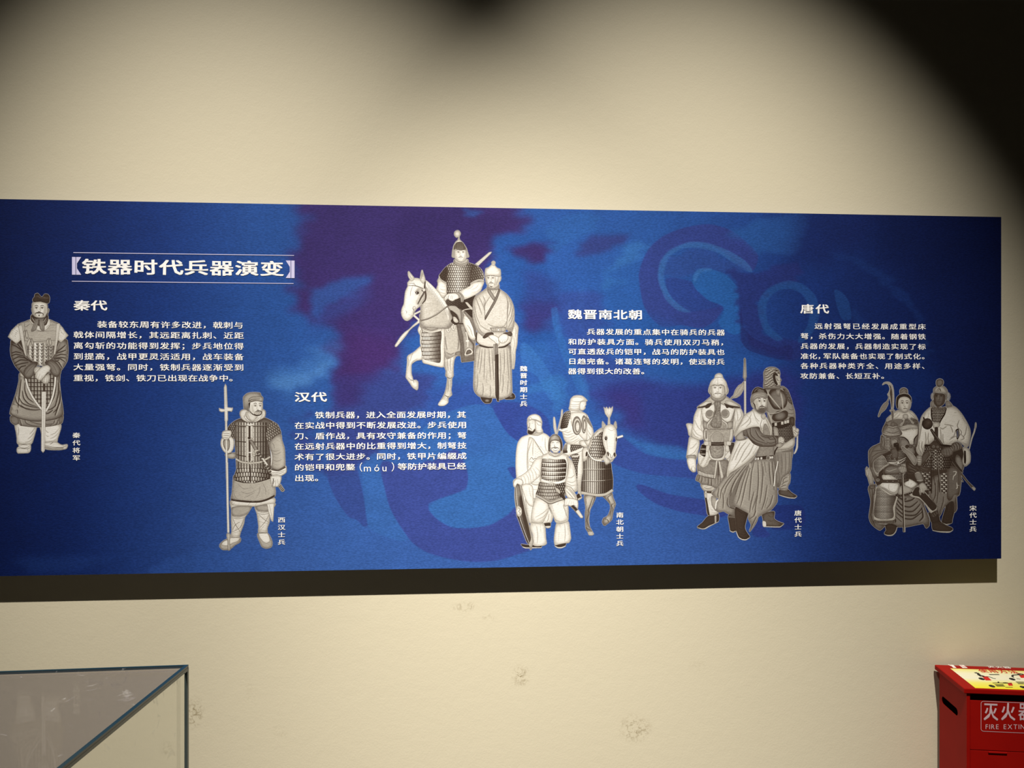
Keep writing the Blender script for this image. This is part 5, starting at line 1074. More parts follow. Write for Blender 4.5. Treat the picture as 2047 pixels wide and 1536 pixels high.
# ---------------------------------------------------------------- the long printed board
T = .053; YB = -T
tl = on_y(0, 398, YB); br = on_y(2001.5, 1117.5, YB); tr = on_y(2001.5, 434, YB); bl = on_y(0, 1152, YB)
print('board corners z', tl.z, tr.z, bl.z, br.z, 'x', tl.x, br.x, tr.x)
ZT, ZB, XR, XL = (tl.z+tr.z)/2, (bl.z+br.z)/2, br.x, -2.55
board = empty('display_board', ((XL+XR)/2, 0, ZB))
tag(board, 'long blue printed board of greyscale soldiers and white lettering on the cream wall', 'display board')
def place(o): o.parent = board; o.matrix_parent_inverse = Matrix.Translation(-board.location); return o
edge = material('board_edge', (.02, .03, .08), .5)
place(box('backing_panel', (XL, YB+.0006, ZB), (XR, -.0005, ZT), edge, bevel=.0008))
def sheet(name, pad, to3d, mat, rgb=None, cut=.03, prec=4):
    H, W = pad.g.shape
    X, Z = to3d(pad)
    idx = np.full((H, W), -1, np.int64)
    a = pad.a
    q = (np.max([a[:-1, :-1], a[1:, :-1], a[:-1, 1:], a[1:, 1:]], 0) > cut)
    use = np.zeros((H, W), bool)
    for dy in (0, 1):
        for dx in (0, 1): use[dy:H-1+dy, dx:W-1+dx] |= q
    idx[use] = np.arange(use.sum())
    co = np.zeros((use.sum(), 3), np.float32); co[:, 0] = X[use]; co[:, 2] = Z[use]; co[:, 1] = mat[1]
    r, c = np.nonzero(q)
    f = np.stack([idx[r, c], idx[r+1, c], idx[r+1, c+1], idx[r, c+1]], 1)
    me = bpy.data.meshes.new(name)
    me.vertices.add(len(co)); me.vertices.foreach_set('co', co.ravel())
    me.loops.add(f.size); me.loops.foreach_set('vertex_index', f.astype(np.int32).ravel())
    me.polygons.add(len(f)); me.polygons.foreach_set('loop_start', np.arange(0, f.size, 4, dtype=np.int32)); me.polygons.foreach_set('loop_total', np.full(len(f), 4, np.int32))
    me.update(calc_edges=True)
    at = me.color_attributes.new('ink', 'FLOAT_COLOR', 'POINT')
    col = np.ones((len(co), 4), np.float32)
    if rgb is None: col[:, :3] = pad.g[use][:, None]
    else: col[:, :3] = rgb[use]
    col[:, 3] = np.clip(a[use], 0, 1)
    at.data.foreach_set('color', col.ravel())
    return place(link(name, me, mat[0]))
# ---- background print: blue brushwork and big swirls, painted in board millimetres
K = 1000.
def to_board(p, o=(0, 0, 1)):                  # zoomed photo coordinates -> board millimetres
    q = np.empty_like(p)
    for i, (x, y) in enumerate(p):
        v = on_y(o[0]+x/o[2], o[1]+y/o[2], YB); q[i] = (v.x*K, -v.z*K)
    return q
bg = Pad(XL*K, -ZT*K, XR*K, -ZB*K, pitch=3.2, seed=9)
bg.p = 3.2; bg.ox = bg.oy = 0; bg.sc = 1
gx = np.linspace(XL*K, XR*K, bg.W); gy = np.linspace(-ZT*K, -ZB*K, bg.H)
U, V = np.meshgrid(gx, gy)
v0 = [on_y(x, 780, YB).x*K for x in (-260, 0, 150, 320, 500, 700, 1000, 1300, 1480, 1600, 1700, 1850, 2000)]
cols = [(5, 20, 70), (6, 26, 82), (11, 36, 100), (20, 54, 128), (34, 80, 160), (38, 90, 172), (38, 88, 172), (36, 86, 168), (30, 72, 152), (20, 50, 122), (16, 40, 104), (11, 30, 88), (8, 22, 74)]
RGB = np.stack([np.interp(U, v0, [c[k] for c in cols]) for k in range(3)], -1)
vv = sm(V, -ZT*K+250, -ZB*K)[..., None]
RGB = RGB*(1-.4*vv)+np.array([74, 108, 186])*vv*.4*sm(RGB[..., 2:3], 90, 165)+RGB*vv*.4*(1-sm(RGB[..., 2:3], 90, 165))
rng = np.random.RandomState(4)
def streak(ax, ay):
    n = rng.rand(bg.H, bg.W)-.5
    k = np.ones(ax)/ax
    return boxblur(np.apply_along_axis(lambda r: np.convolve(r, k, 'same'), 1, n), ay)
JY, JX = np.mgrid[0:bg.H, 0:bg.W]
WX = streak(25, 1)*150+boxblur(rng.rand(bg.H, bg.W)-.5, 8)*260; WY = streak(61, 2)*90
def blot(o, t, c, op, soft=0):
    global RGB
    m = bg.cov(spline(to_board(spline(pts(t), True, 3), o), True, 2))
    if soft:                                       # dry-brush edge
        k = min(1.6, .5+soft*.22)
        m = m[np.clip(JY+(WY*k).astype(int), 0, bg.H-1), np.clip(JX+(WX*k).astype(int), 0, bg.W-1)]
        m = boxblur(m, max(1, soft*.8))
    m = (m*op)[..., None]; RGB = RGB*(1-m)+np.array(c)*m
Z1, Z2, Z3, Z4, Z5, Z6 = (560, 400, 3.937), (1060, 400, 3.937), (1480, 400, 3.937), (0, 760, 3.937), (560, 760, 3.937), (1060, 760, 3.937)
# left: brushed purple field
blot(Z1, "180,20 1850,60 1895,120 1890,180 1850,200 1850,260 1700,300 1680,420 1600,600 1500,900 1100,1000 950,1180 870,1200 850,1320 700,1400 600,1600 430,1600 400,1300 480,1050 250,950 120,850 150,300", (58, 40, 108), .92, 4)
blot(Z1, "180,20 900,40 800,400 400,560 200,500", (52, 44, 112), .4, 12)
blot(Z1, "1000,100 1800,100 1800,250 1600,400 1200,500 900,400", (44, 34, 96), .6, 8)
blot(Z1, "240,900 255,745 400,650 480,615 740,600 720,640 600,700 480,780 400,850 300,930", (38, 98, 182), .62, 2)
blot(Z1, "250,900 400,850 560,720 700,650 560,850 420,980 300,1100", (42, 80, 165), .5, 5)
blot(Z1, "0,1340 200,1250 350,1150 480,1130 400,1300 250,1450 100,1520 0,1560", (66, 128, 205), .55, 4)
blot(Z1, "0,1400 150,1380 300,1300 380,1240 300,1400 100,1500", (90, 150, 215), .35, 2)
blot(Z1, "900,1180 960,1050 1100,960 1100,1150 1000,1180 940,1230", (36, 92, 176), .55, 1)
blot(Z1, "1450,75 1600,90 1570,128 1480,118", (40, 90, 170), .6, 1)
blot(Z1, "560,1000 900,1150 880,1290 700,1400 520,1450 500,1200", (74, 40, 112), .45, 8)
blot(Z1, "880,1330 1200,1300 1400,1360 1100,1420", (44, 100, 180), .4, 5)
blot(Z1, "1700,300 1850,255 2100,240 2100,1200 1880,1150 1800,900 1720,500", (30, 80, 160), .8, 3)
blot(Z1, "1800,380 1950,360 2100,350 2100,480 1980,420", (46, 40, 110), .45, 3)
blot(Z1, "1880,1150 2100,1120 2100,1300 1950,1250", (44, 104, 184), .5, 2)
# swirl of the upper middle
blot(Z2, "-60,340 150,350 170,440 100,490 -60,480", (56, 32, 96), .7, 3)
blot(Z2, "300,430 480,310 770,270 740,330 560,400 400,440", (48, 50, 118), .65, 2)
blot(Z2, "-60,820 150,830 160,950 60,1050 -60,1060", (54, 36, 104), .7, 4)
blot(Z2, "-60,560 120,600 160,830 -60,900", (42, 56, 132), .6, 5)
blot(Z2, "140,200 200,150 560,100 480,260 300,330 180,410 150,330", (38, 94, 170), .55, 1)
blot(Z2, "640,470 700,370 940,340 860,460 700,520 620,600 680,640 620,700 560,700 590,600", (50, 114, 186), .6, 2)
blot(Z2, "560,700 620,560 860,480 870,700 900,850 1000,980 860,1050 620,1000", (34, 92, 172), .35, 2)
blot(Z2, "850,600 880,480 940,370 1050,280 1200,220 1400,190 1580,240 1720,350 1790,440 1740,560 1630,490 1500,400 1350,340 1200,350 1070,420 1020,520 1010,620 1060,740 1160,830 1260,880 1500,840 1500,880 1440,960 1340,1010 1180,985 1040,1000 940,920 880,800", (48, 58, 136), .72, 0)
blot(Z2, "1000,620 1020,480 1100,390 1250,330 1400,340 1560,400 1690,480 1740,570 1600,500 1480,420 1330,380 1200,380 1100,440 1060,530 1050,640 1110,760 1200,840 1260,880 1160,870 1060,780", (52, 104, 176), .7, 0)
blot(Z2, "1060,560 1110,440 1220,385 1400,390 1560,470 1680,540 1560,560 1420,545 1330,545 1270,600 1150,610", (44, 72, 150), .55, 1)
blot(Z2, "1060,625 1120,610 1260,640 1300,700 1400,790 1520,830 1500,880 1400,860 1260,880 1140,800 1080,720", (40, 58, 138), .6, 0)
blot(Z2, "1280,590 1330,545 1420,545 1540,590 1620,680 1640,740 1640,900 1670,1020 1600,1060 1480,980 1520,850 1400,790 1300,700 1270,640", (32, 96, 174), .75, 0)
blot(Z2, "1280,600 1320,545 1430,545 1340,570 1290,650", (56, 112, 186), .6, 0)
blot(Z2, "1560,540 1650,560 1740,570 2100,480 2100,640 1900,680 1800,800 1790,900 1830,1000 1950,1080 2100,1120 2100,1270 1900,1200 1740,1140 1680,1020 1640,860 1640,740 1620,660", (34, 46, 118), .75, 1)
blot(Z2, "1600,240 2100,100 2100,420 1850,400 1790,430 1720,350", (36, 92, 166), .55, 2)
blot(Z2, "600,1000 900,900 1400,1100 1700,1200 1900,1300 1700,1420 1300,1440 1000,1350 800,1200", (30, 84, 166), .5, 6)
blot(Z2, "160,860 210,850 250,1050 330,1250 400,1400 460,1560 400,1560 300,1350 220,1150 180,1000", (44, 104, 182), .6, 0)
blot(Z2, "-60,1120 100,1280 200,1440 240,1560 140,1560 60,1400 -60,1300", (50, 112, 190), .6, 0)
blot(Z2, "370,750 420,680 420,1000 500,1150 600,1350 660,1400 640,1430 560,1350 450,1150 380,1000", (44, 100, 178), .4, 0)
blot(Z2, "200,730 560,740 560,1000 640,1240 900,1440 600,1560 480,1560 330,1200 240,1000", (50, 60, 140), .45, 2)
# right: darker rings
blot(Z3, "130,850 170,740 260,670 380,635 500,670 590,760 620,900 560,1050 450,1120 520,1000 540,860 480,740 380,700 280,720 210,800 200,900 230,1000 330,1090 280,1110 180,1030", (34, 86, 156), .55, 0)
blot(Z3, "0,850 20,1000 120,1100 280,1160 400,1150 380,1260 200,1230 60,1180 0,1100", (30, 38, 104), .6, 0)
blot(Z3, "720,410 950,470 1150,580 1350,780 1450,1000 1480,1200 1400,1300 1420,1000 1250,780 1050,600 850,480", (24, 60, 130), .35, 1)
blot(Z3, "735,710 800,730 850,800 870,930 800,940 760,850", (30, 80, 150), .5, 0)
blot(Z3, "870,830 930,900 1000,1000 900,1000", (24, 60, 130), .4, 1)
blot(Z3, "350,60 900,60 1000,300 700,500 400,500 380,300", (16, 30, 88), .45, 8)
blot(Z3, "1000,40 2047,60 2047,500 1500,700 1100,400", (7, 22, 72), .5, 12)
blot(Z3, "900,1300 1400,1250 1500,1600 900,1650", (16, 50, 124), .45, 10)
# lower middle: big light swirl in a dark ring
blot(Z5, "430,-40 900,-60 1170,-40 1140,150 850,420 780,560 640,620 560,720 420,760 330,740 250,700 380,650 390,400 410,150", (52, 52, 126), .62, 3)
blot(Z5, "160,300 190,240 230,400 220,600 300,700 180,640 150,480", (50, 44, 118), .5, 2)
blot(Z5, "370,760 420,700 600,700 620,760 650,900 680,1100 685,1150 650,1150 600,1100 540,1080 470,990 410,880", (50, 72, 150), .8, 0)
blot(Z5, "640,680 740,570 800,640 830,850 880,1050 1000,1250 820,1230 690,1150 660,900", (52, 108, 186), .5, 0)
blot(Z5, "1080,300 1140,120 1400,40 1700,60 1850,200 1850,480 1700,500 1500,600 1200,500", (42, 66, 150), .45, 4)
blot(Z5, "800,640 1000,700 1300,560 1380,540 1440,640 1475,740 1470,850 1420,880 1240,940 1170,970 1170,1030 1250,1110 1350,1160 1500,1165 1650,1140 1800,1050 1850,1000 2080,1240 1960,1340 1700,1420 1500,1430 1300,1400 1140,1350 1030,1270 930,1130 860,1000 820,850", (56, 70, 152), .8, 0)
blot(Z5, "1130,380 1200,320 1300,260 1500,195 1640,200 1700,260 1740,350 1800,430 1870,480 2100,600 2100,900 1850,1000 1800,1050 1650,1140 1400,1165 1250,1105 1170,1010 1240,940 1450,860 1475,740 1400,545 1200,640 1120,600 1070,480", (50, 112, 188), .6, 0)
blot(Z5, "1680,200 1900,180 2100,300 2100,560 1870,480 1800,430 1740,350", (46, 64, 150), .65, 0)
blot(Z5, "1790,690 1850,690 1850,780 1800,720", (46, 60, 144), .7, 0)
blot(Z4, "1180,1500 1350,1400 1500,1360 1700,1300 2047,1330 2100,1560 1100,1560", (44, 88, 172), .4, 2)
blot(Z4, "150,1420 600,1390 850,1400 800,1450 300,1500", (30, 66, 140), .35, 4)
# lower right
blot(Z6, "500,120 650,30 1400,40 1700,-40 2047,-60 2100,400 1700,560 1230,560 1000,500 800,440 700,350 560,200", (42, 42, 122), .62, 5)
blot(Z6, "560,120 800,120 900,250 760,380 640,280", (64, 38, 112), .35, 5)
blot(Z6, "730,430 850,490 1050,510 1230,530 1260,620 1100,610 920,570 820,500 740,460", (50, 112, 190), .6, 1)
blot(Z6, "680,440 740,460 900,580 1100,620 1300,640 1500,700 1500,860 1300,780 1100,760 900,740 760,700 640,640", (50, 66, 152), .6, 0)
blot(Z6, "830,830 900,830 1100,900 1420,950 1600,1000 1500,1080 1200,1040 1000,980 880,900", (48, 62, 144), .75, 0)
blot(Z6, "1740,1190 1760,1080 1850,1180 1885,1220 1840,1240 1760,1230", (42, 58, 140), .7, 0)
blot(Z6, "1900,1000 2000,985 2140,1000 2140,1150 1900,1170", (30, 44, 120), .6, 0)
blot(Z6, "-60,100 100,0 230,-40 280,150 200,250 160,100", (50, 118, 192), .5, 1)
blot(Z6, "350,-60 420,-60 470,140 440,160", (50, 110, 186), .4, 0)
RGB = RGB*(1+.10*boxblur(rng.rand(bg.H, bg.W)-.5, 6)[..., None]*12*.5+.25*streak(31, 1)[..., None])
lum = RGB.mean(-1, keepdims=True)
RGB = (RGB*.955+lum*.045)*.93+np.array([2, 0, -2])
bg.a[:] = 1
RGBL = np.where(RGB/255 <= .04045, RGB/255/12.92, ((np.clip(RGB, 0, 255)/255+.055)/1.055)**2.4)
def ink_material(name, kind):
    m = material(name, (.5, .5, .5), .6, .12); g = G(m)
    at = g.new('ShaderNodeAttribute'); at.attribute_name = 'ink'
    tc = g.new('ShaderNodeTexCoord'); n = g.new('ShaderNodeTexNoise'); n.inputs['Scale'].default_value = 260; n.inputs['Detail'].default_value = 4
    mp = g.new('ShaderNodeMapping'); mp.inputs['Scale'].default_value = (.45, 1, 1); g.l.new(tc.outputs['Object'], mp.inputs[0]); g.l.new(mp.outputs[0], n.inputs['Vector'])
    n2 = g.new('ShaderNodeTexNoise'); n2.inputs['Scale'].default_value = 420; g.l.new(tc.outputs['Object'], n2.inputs['Vector'])
    if kind == 'rgb':
        r = g.new('ShaderNodeMapRange'); r.inputs['From Min'].default_value = .3; r.inputs['From Max'].default_value = .7; r.inputs['To Min'].default_value = .80; r.inputs['To Max'].default_value = 1.2
        g.l.new(n.outputs['Fac'], r.inputs[0])
        sc = g.new('ShaderNodeVectorMath'); sc.operation = 'SCALE'; g.l.new(at.outputs['Color'], sc.inputs[0]); g.l.new(r.outputs[0], sc.inputs['Scale'])
        g.l.new(sc.outputs[0], g.b.inputs['Base Color'])
    else:
        cr = g.new('ShaderNodeValToRGB'); e = cr.color_ramp.elements
        e[0].position = 0; e[0].color = (*lin((36, 25, 18)), 1); e[1].position = 1; e[1].color = (*lin((240, 240, 234)), 1)
        for p, c in ((.25, (74, 62, 52)), (.5, (134, 128, 119)), (.75, (190, 186, 174))):
            q = e.new(p); q.color = (*lin(c), 1)
        g.l.new(at.outputs['Fac'], cr.inputs[0]); g.l.new(cr.outputs[0], g.b.inputs['Base Color'])
        tr = g.new('ShaderNodeBsdfTransparent'); mx = g.new('ShaderNodeMixShader'); g.l.new(at.outputs['Alpha'], mx.inputs[0]); g.l.new(tr.outputs[0], mx.inputs[1]); g.l.new(g.b.outputs[0], mx.inputs[2])
        g.l.new(mx.outputs[0], g.n['Material Output'].inputs[0])
    g.bump(g.math('ADD', n.outputs['Fac'], g.math('MULTIPLY', n2.outputs['Fac'], .5)), .35, .0012)
    return m
BGM, FIGM = ink_material('blue_print', 'rgb'), ink_material('greyscale_print', 'grey')
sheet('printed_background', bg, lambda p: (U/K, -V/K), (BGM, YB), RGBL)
def fig_xyz(p):
    X = np.empty_like(p.px); Z = np.empty_like(p.py)
    dx = (p.px-CX)/F_PX; dz = -(p.py-HY)/F_PX
    wx = dx*CY+SY; wy = CY-dx*SY; t = (YB-.0006-CAM.y)/wy
    return CAM.x+wx*t, CAM.z+dz*t
for nm, lab in (('general', 'general in plate armour and a folded dark cap, hands on an upright sword'), ('spearman', 'hooded soldier in plate armour holding a tall spear'),
                ('horseman', 'armoured rider on a pale horse with a robed man leaning on a sword'), ('cavalry', 'soldier with a long shield, a cloaked man and a rider on an armoured horse'),
                ('cloaked', 'three soldiers, the front one in a windblown cloak'), ('commander', 'seated commander with a woman and a tall man with a mace behind him')):
    p = globals()['fig_'+nm](); p.finish()
    sheet('figure_print', p, fig_xyz, (FIGM, YB-.0006))['label'] = lab
# ---------------------------------------------------------------- lettering
GL = {}
def glyph(ch, off):
    k = (ch, off)
    if k not in GL:
        c = bpy.data.curves.new('t', 'FONT'); c.body = ch; c.resolution_u = 2; c.fill_mode = 'FRONT'
        o = bpy.data.objects.new('t', c); C.objects.link(o)
        dg = bpy.context.evaluated_depsgraph_get(); me = o.evaluated_get(dg).to_mesh()
        v = np.array([(q.co[0], q.co[1], 0) for q in me.vertices]) if len(me.vertices) else np.zeros((0, 3))
        f = [tuple(q.vertices) for q in me.polygons]
        n = len(v)
        if off > 0 and n:                          # bolder: the same strokes printed again a little aside
            sh = [(-off, -off*.7), (off, -off*.7), (-off, off*.7), (off, off*.7)]
            v = np.vstack([v+np.array((*d, i*.00006)) for i, d in enumerate(sh)]); f = [tuple(i*n+j for j in q) for i in range(4) for q in f]
        GL[k] = (v, f); bpy.data.objects.remove(o); bpy.data.curves.remove(c)
    return GL[k]
class Lettering:
    """flat letters cut in ink, collected as one print; frame = function (x, y) in local metres -> world point"""
    def __init__(s): s.v, s.f = [], []
    def add(s, ch, x, z, w, h, y, off=.012, flare=0):
        v, f = glyph(ch, off)
        if not len(v): return
        em = 1.0
        u = v[:, 0]-.5; t = v[:, 1]-.38
        if flare:                                  # clerical hand: long strokes sag in the middle and kick up at the ends
            t = t+flare*(u*u)*np.where(t < 0, 1.0, .25)-flare*.08
            u = u*(1+.10*np.clip(-t, 0, .5))
        b = len(s.v)
        s.v += [(x+a*w, y-e, z+c*h) for a, c, e in zip(u, t, v[:, 2])]
        s.f += [tuple(b+i for i in q) for q in f]
    def quad(s, p):
        b = len(s.v); s.v += [tuple(q) for q in p]; s.f.append(tuple(range(b, b+len(p))))
    def build(s, name, mat, label=None):
        o = mesh(name, s.v, s.f, mat)
        if label: o['label'] = label
        return o
YT = YB-.0011
MM = lambda px, x=1000: px/F_PX*(on_y(x, 780, YB)-CAM).dot(Vector((SY, CY, 0)))     # pixels there -> metres on the board
WHITE = material('white_ink', lin((250, 250, 246)), .5, .25); LILAC = material('lilac_ink', lin((206, 204, 236)), .5, .25)
def line(L, txt, x0, y0, x1, y1, w, h, off=.016, n=None):
    n = n or len(txt)
    a, b = on_y(x0, y0, YB), on_y(x1, y1, YB)
    z = (a.z+b.z)/2
    for i, ch in enumerate(txt):
        t = i/max(1, n-1)
        L.add(ch, a.x+(b.x-a.x)*t, z, MM(w, x0), MM(h, x0), YT, off, .16)
L = Lettering(); line(L, '铁器时代兵器演变', 188.6, 532, 543.8, 538, 47.5, 32.5, .024)
place(L.build('title_lettering', WHITE))
L = Lettering()
for q in (((147, 504.6), (588, 511.6), (588, 513), (147, 505.9)), ((144, 562), (587, 567.6), (587, 569), (144, 563.3))):
    a, b = on_y(*q[0], YB), on_y(*q[1], YB); z = (a.z+b.z)/2; h = .0010
    L.quad([(a.x, YT, z-h), (b.x, YT, z-h), (b.x, YT, z+h), (a.x, YT, z+h)])
for sx, x0, yt, yb in ((1, 144.3, 514, 549.5), (-1, 589, 521.3, 556.3)):
    a, b = on_y(x0, yt, YB), on_y(x0, yb, YB)
    P_ = lambda u, v: (a.x+sx*MM(u), YT, a.z+(b.z-a.z)*v)
    L.quad([P_(0, 0), P_(0, 1), P_(6.6, 1), P_(6.6, 0)]); L.quad([P_(7.6, 0), P_(7.6, 1), P_(9.2, 1), P_(9.2, 0)])
    L.quad([P_(9.2, 0), P_(9.2, .36), P_(17, 0)]); L.quad([P_(9.2, .64), P_(9.2, 1), P_(17, 1)])
place(L.build('title_frame', LILAC))
blocks = [
 [('秦代', 164, 610.5, 198, 611, 32.3, 21.8, .022, None)],
 [('装备较东周有许多改进，戟刺与', 204.6, 648.7, 477, 650.5, 0, 0, 0, None), ('戟体间隔增长，其远距离扎刺、近距', 157, 669.4, 478, 671.2, 0, 0, 0, None), ('离勾斩的功能得到发挥；步兵地位得', 157, 691.2, 478, 692.2, 0, 0, 0, None),
  ('到提高，战甲更灵活适用，战车装备', 157, 712.7, 478, 713.6, 0, 0, 0, None), ('大量强弩。同时，铁制兵器逐渐受到', 157, 734.4, 478, 734.6, 0, 0, 0, None), ('重视，铁剑、铁刀已出现在战争中。', 157, 756.2, 468, 756, 0, 0, 0, None)],
 [('汉代', 604.6, 793.8, 637.8, 793.8, 31.3, 20.9, .022, None)],
 [('铁制兵器，进入全面发展时期，其', 639.3, 829.8, 922.5, 829.4, 0, 0, 0, None), ('在实战中得到不断发展改进。步兵使用', 598.5, 851, 923.9, 849.5, 0, 0, 0, None), ('刀、盾作战，具有攻守兼备的作用；弩', 598.5, 872.2, 923.5, 870.4, 0, 0, 0, None),
  ('在远射兵器中的比重得到增大，制弩技', 598.5, 892.9, 923.5, 890.5, 0, 0, 0, None), ('术有了很大进步。同时，铁甲片编缀成', 598.5, 913.9, 923.5, 911.4, 0, 0, 0, None),
  ('的铠甲和兜鍪', 598.5, 934.6, 700.5, 934, 0, 0, 0, None), ('等防护装具已经', 804.3, 933, 922.5, 932, 0, 0, 0, None), ('出现。', 598.5, 956, 639, 955.8, 0, 0, 0, None)],
 [('魏晋南北朝', 1149.4, 628.9, 1270.3, 629, 29.0, 20.4, .022, None)],
 [('兵器发展的重点集中在骑兵的兵器', 1181.4, 664, 1440.4, 664.5, 0, 0, 0, None), ('和防护装具方面。骑兵使用双刃马矟，', 1144.3, 684, 1448, 684.5, 0, 0, 0, None), ('可直透敌兵的铠甲，战马的防护装具也', 1144.3, 703.5, 1440, 703.8, 0, 0, 0, None),
  ('日趋完备。诸葛连弩的发明，使远射兵', 1144, 722.9, 1440, 723.3, 0, 0, 0, None), ('器得到很大的改善。', 1144, 742.4, 1290, 742.6, 0, 0, 0, None)],
 [('唐代', 1613.4, 617.6, 1643.3, 618, 28.0, 19.9, .022, None)],
 [('远射强弩已经发展成重型床', 1636, 652.7, 1842.3, 653, 0, 0, 0, None), ('弩，杀伤力大大增强。随着钢铁', 1608.1, 672.4, 1842.3, 673, 0, 0, 0, None), ('兵器的发展，兵器制造实现了标', 1608.1, 692.6, 1842.3, 693, 0, 0, 0, None),
  ('准化，', 1608.1, 712.4, 1642, 712.4, 0, 0, 0, None), ('军队装备也实现了制式化。', 1653.3, 712.4, 1850, 712.8, 0, 0, 0, None), ('各种兵器种类齐全、用途多样、', 1608.1, 731.9, 1850, 732, 0, 0, 0, None), ('攻防兼备、长短互补。', 1607.6, 752, 1769, 752, 0, 0, 0, None)]]
BODY = {1: (19.4, 14.6), 3: (19.2, 14.6), 5: (17.6, 13.2), 7: (17, 12.8)}
for i, bl_ in enumerate(blocks):
    L = Lettering()
    for t, x0, y0, x1, y1, ww, hh, off, n in bl_:
        if not ww: ww, hh = BODY[i]; off = .014
        line(L, t, x0, y0, x1, y1, ww, hh, off, n)
    if i == 3:
        z = on_y(740, 934, YB).z
        for ch, x, ww in (('（', 715, 20), ('）', 792, 20)): L.add(ch, on_y(x, 934, YB).x, z, MM(ww), MM(19), YT, 0)
        for ch, x in (('m', 737), ('ó', 758), ('u', 774)): L.add(ch, on_y(x, 934, YB).x, z-MM(1), MM(21), MM(20), YT, 0)
    place(L.build('heading_lettering' if i % 2 == 0 else 'paragraph_lettering', WHITE))
for txt, x, y0, y1 in (('秦代将军', 153, 870.4, 915.6), ('西汉士兵', 563, 1039.6, 1084), ('魏晋时期士兵', 1046.7, 737.2, 807.3), ('南北朝士兵', 1239, 1029.8, 1086.5), ('唐代士兵', 1595, 1025.9, 1068), ('宋代士兵', 1944.6, 1016.3, 1057.9)):
    L = Lettering()
    for i, ch in enumerate(txt):
        p = on_y(x, y0+(y1-y0)*i/(len(txt)-1), YB); L.add(ch, p.x, p.z, MM(15.2, x), MM(11.6, x), YT, .016, .16)
    place(L.build('caption_lettering', WHITE))
# ---------------------------------------------------------------- glass display case, lower left
GZ = .95; GT = .008
A = on_z(373.5, 1331.5, GZ); B_ = on_z(0, 1344.5, GZ); D = on_z(121, 1536, GZ)
ex = (B_-A).normalized(); ey = (D-A).normalized()              # along the back edge (to the left) and along the side (to the viewer)
case = empty('display_case', (A.x, A.y, 0)); tag(case, 'low glass-topped display case with dark sealed edges at the lower left, before the cream wall', 'display case')
def glass_material(name, tint, refl):
    m = bpy.data.materials.new(name); m.use_nodes = True; g = G(m); n, l = g.n, g.l
    n.remove(g.b)
    tr = g.new('ShaderNodeBsdfTransparent'); tr.inputs[0].default_value = (*tint, 1)
    gl = g.new('ShaderNodeBsdfGlossy'); gl.inputs['Roughness'].default_value = .015
    fr = g.new('ShaderNodeFresnel'); fr.inputs[0].default_value = 1.5
    mx = g.new('ShaderNodeMixShader'); l.new(g.math('MULTIPLY', fr.outputs[0], refl), mx.inputs[0]); l.new(tr.outputs[0], mx.inputs[1]); l.new(gl.outputs[0], mx.inputs[2])
    df = g.new('ShaderNodeBsdfDiffuse'); df.inputs[0].default_value = (.8, .8, .78, 1)          # wiped smears and dust
    tc = g.new('ShaderNodeTexCoord'); ns = g.new('ShaderNodeTexNoise'); ns.inputs['Scale'].default_value = 16; ns.inputs['Detail'].default_value = 6; ns.inputs['Distortion'].default_value = 2.2
    l.new(tc.outputs['Object'], ns.inputs['Vector'])
    r = g.new('ShaderNodeMapRange'); r.inputs['From Min'].default_value = .66; r.inputs['From Max'].default_value = .80; r.inputs['To Min'].default_value = .02; r.inputs['To Max'].default_value = .3
    l.new(ns.outputs['Fac'], r.inputs[0])
    m2 = g.new('ShaderNodeMixShader'); l.new(r.outputs[0], m2.inputs[0]); l.new(mx.outputs[0], m2.inputs[1]); l.new(df.outputs[0], m2.inputs[2])
    l.new(m2.outputs[0], n['Material Output'].inputs[0])
    return m
GLASS = glass_material('clear_glass', (.988, .99, .98), .12); TGLASS = glass_material('grey_tinted_glass', (.74, .72, .74), .12)
SEAM = material('dark_glass_edge', (.012, .035, .045), .2, .5); SEAM2 = material('grey_green_glass_edge', (.10, .14, .13), .25, .5)
WHITEP = material('white_lacquer', (.6, .58, .52), .35, .4); SHADOW = material('dark_plinth', (.03, .03, .03), .6)  # cabinet lacquer and the plinth's own dark finish
LX, LY, GH = 1.3, .62, .36
def slab(name, u0, u1, v0, v1, z0, z1, mat):           # box in the case's own directions
    q = [(u0, v0), (u1, v0), (u1, v1), (u0, v1)]
    vs = [ex*u+ey*v+Vector((0, 0, z)) for z in (z0, z1) for u, v in q]
    fs = [(0, 3, 2, 1), (4, 5, 6, 7), (0, 1, 5, 4), (1, 2, 6, 5), (2, 3, 7, 6), (3, 0, 4, 7)]
    return mesh(name, vs, fs, mat, case)
def sheet_pane(name, a, b, c, d):                       # one thin pane
    return mesh(name, [a, b, c, d], [(0, 1, 2, 3)], GLASS, case)
P3 = lambda u, v, z: ex*u+ey*v+Vector((0, 0, z))
slab('cabinet', 0.01, LX-.01, .01, LY-.01, .08, GZ-GH, WHITEP); slab('plinth', .04, LX-.04, .04, LY-.04, 0, .08, SHADOW)
e = .003
slab('glass_pane', 0, LX, 0, LY, GZ-GT, GZ, TGLASS)['label'] = 'top pane'
for q in ((e, LX-e, 0, GT), (e, LX-e, LY-GT, LY)): slab('glass_pane', *q, GZ-GH, GZ-GT-.0005, GLASS)
for q in ((0, GT, GT+.001, LY-GT-.001), (LX-GT, LX, GT+.001, LY-GT-.001)): slab('glass_pane', *q, GZ-GH, GZ-GT-.0005, GLASS)
slab('sealed_edge', -.002, LX+.002, -.003, .002, GZ-.004, GZ+.0012, SEAM)
slab('sealed_edge', -.003, .0045, .002, LY, GZ-.003, GZ+.0012, SEAM)
slab('sealed_edge', LX-.004, LX+.003, .002, LY, GZ-.004, GZ+.0012, SEAM)
slab('sealed_edge', 0, LX, LY-.004, LY+.003, GZ-.004, GZ+.0012, SEAM)
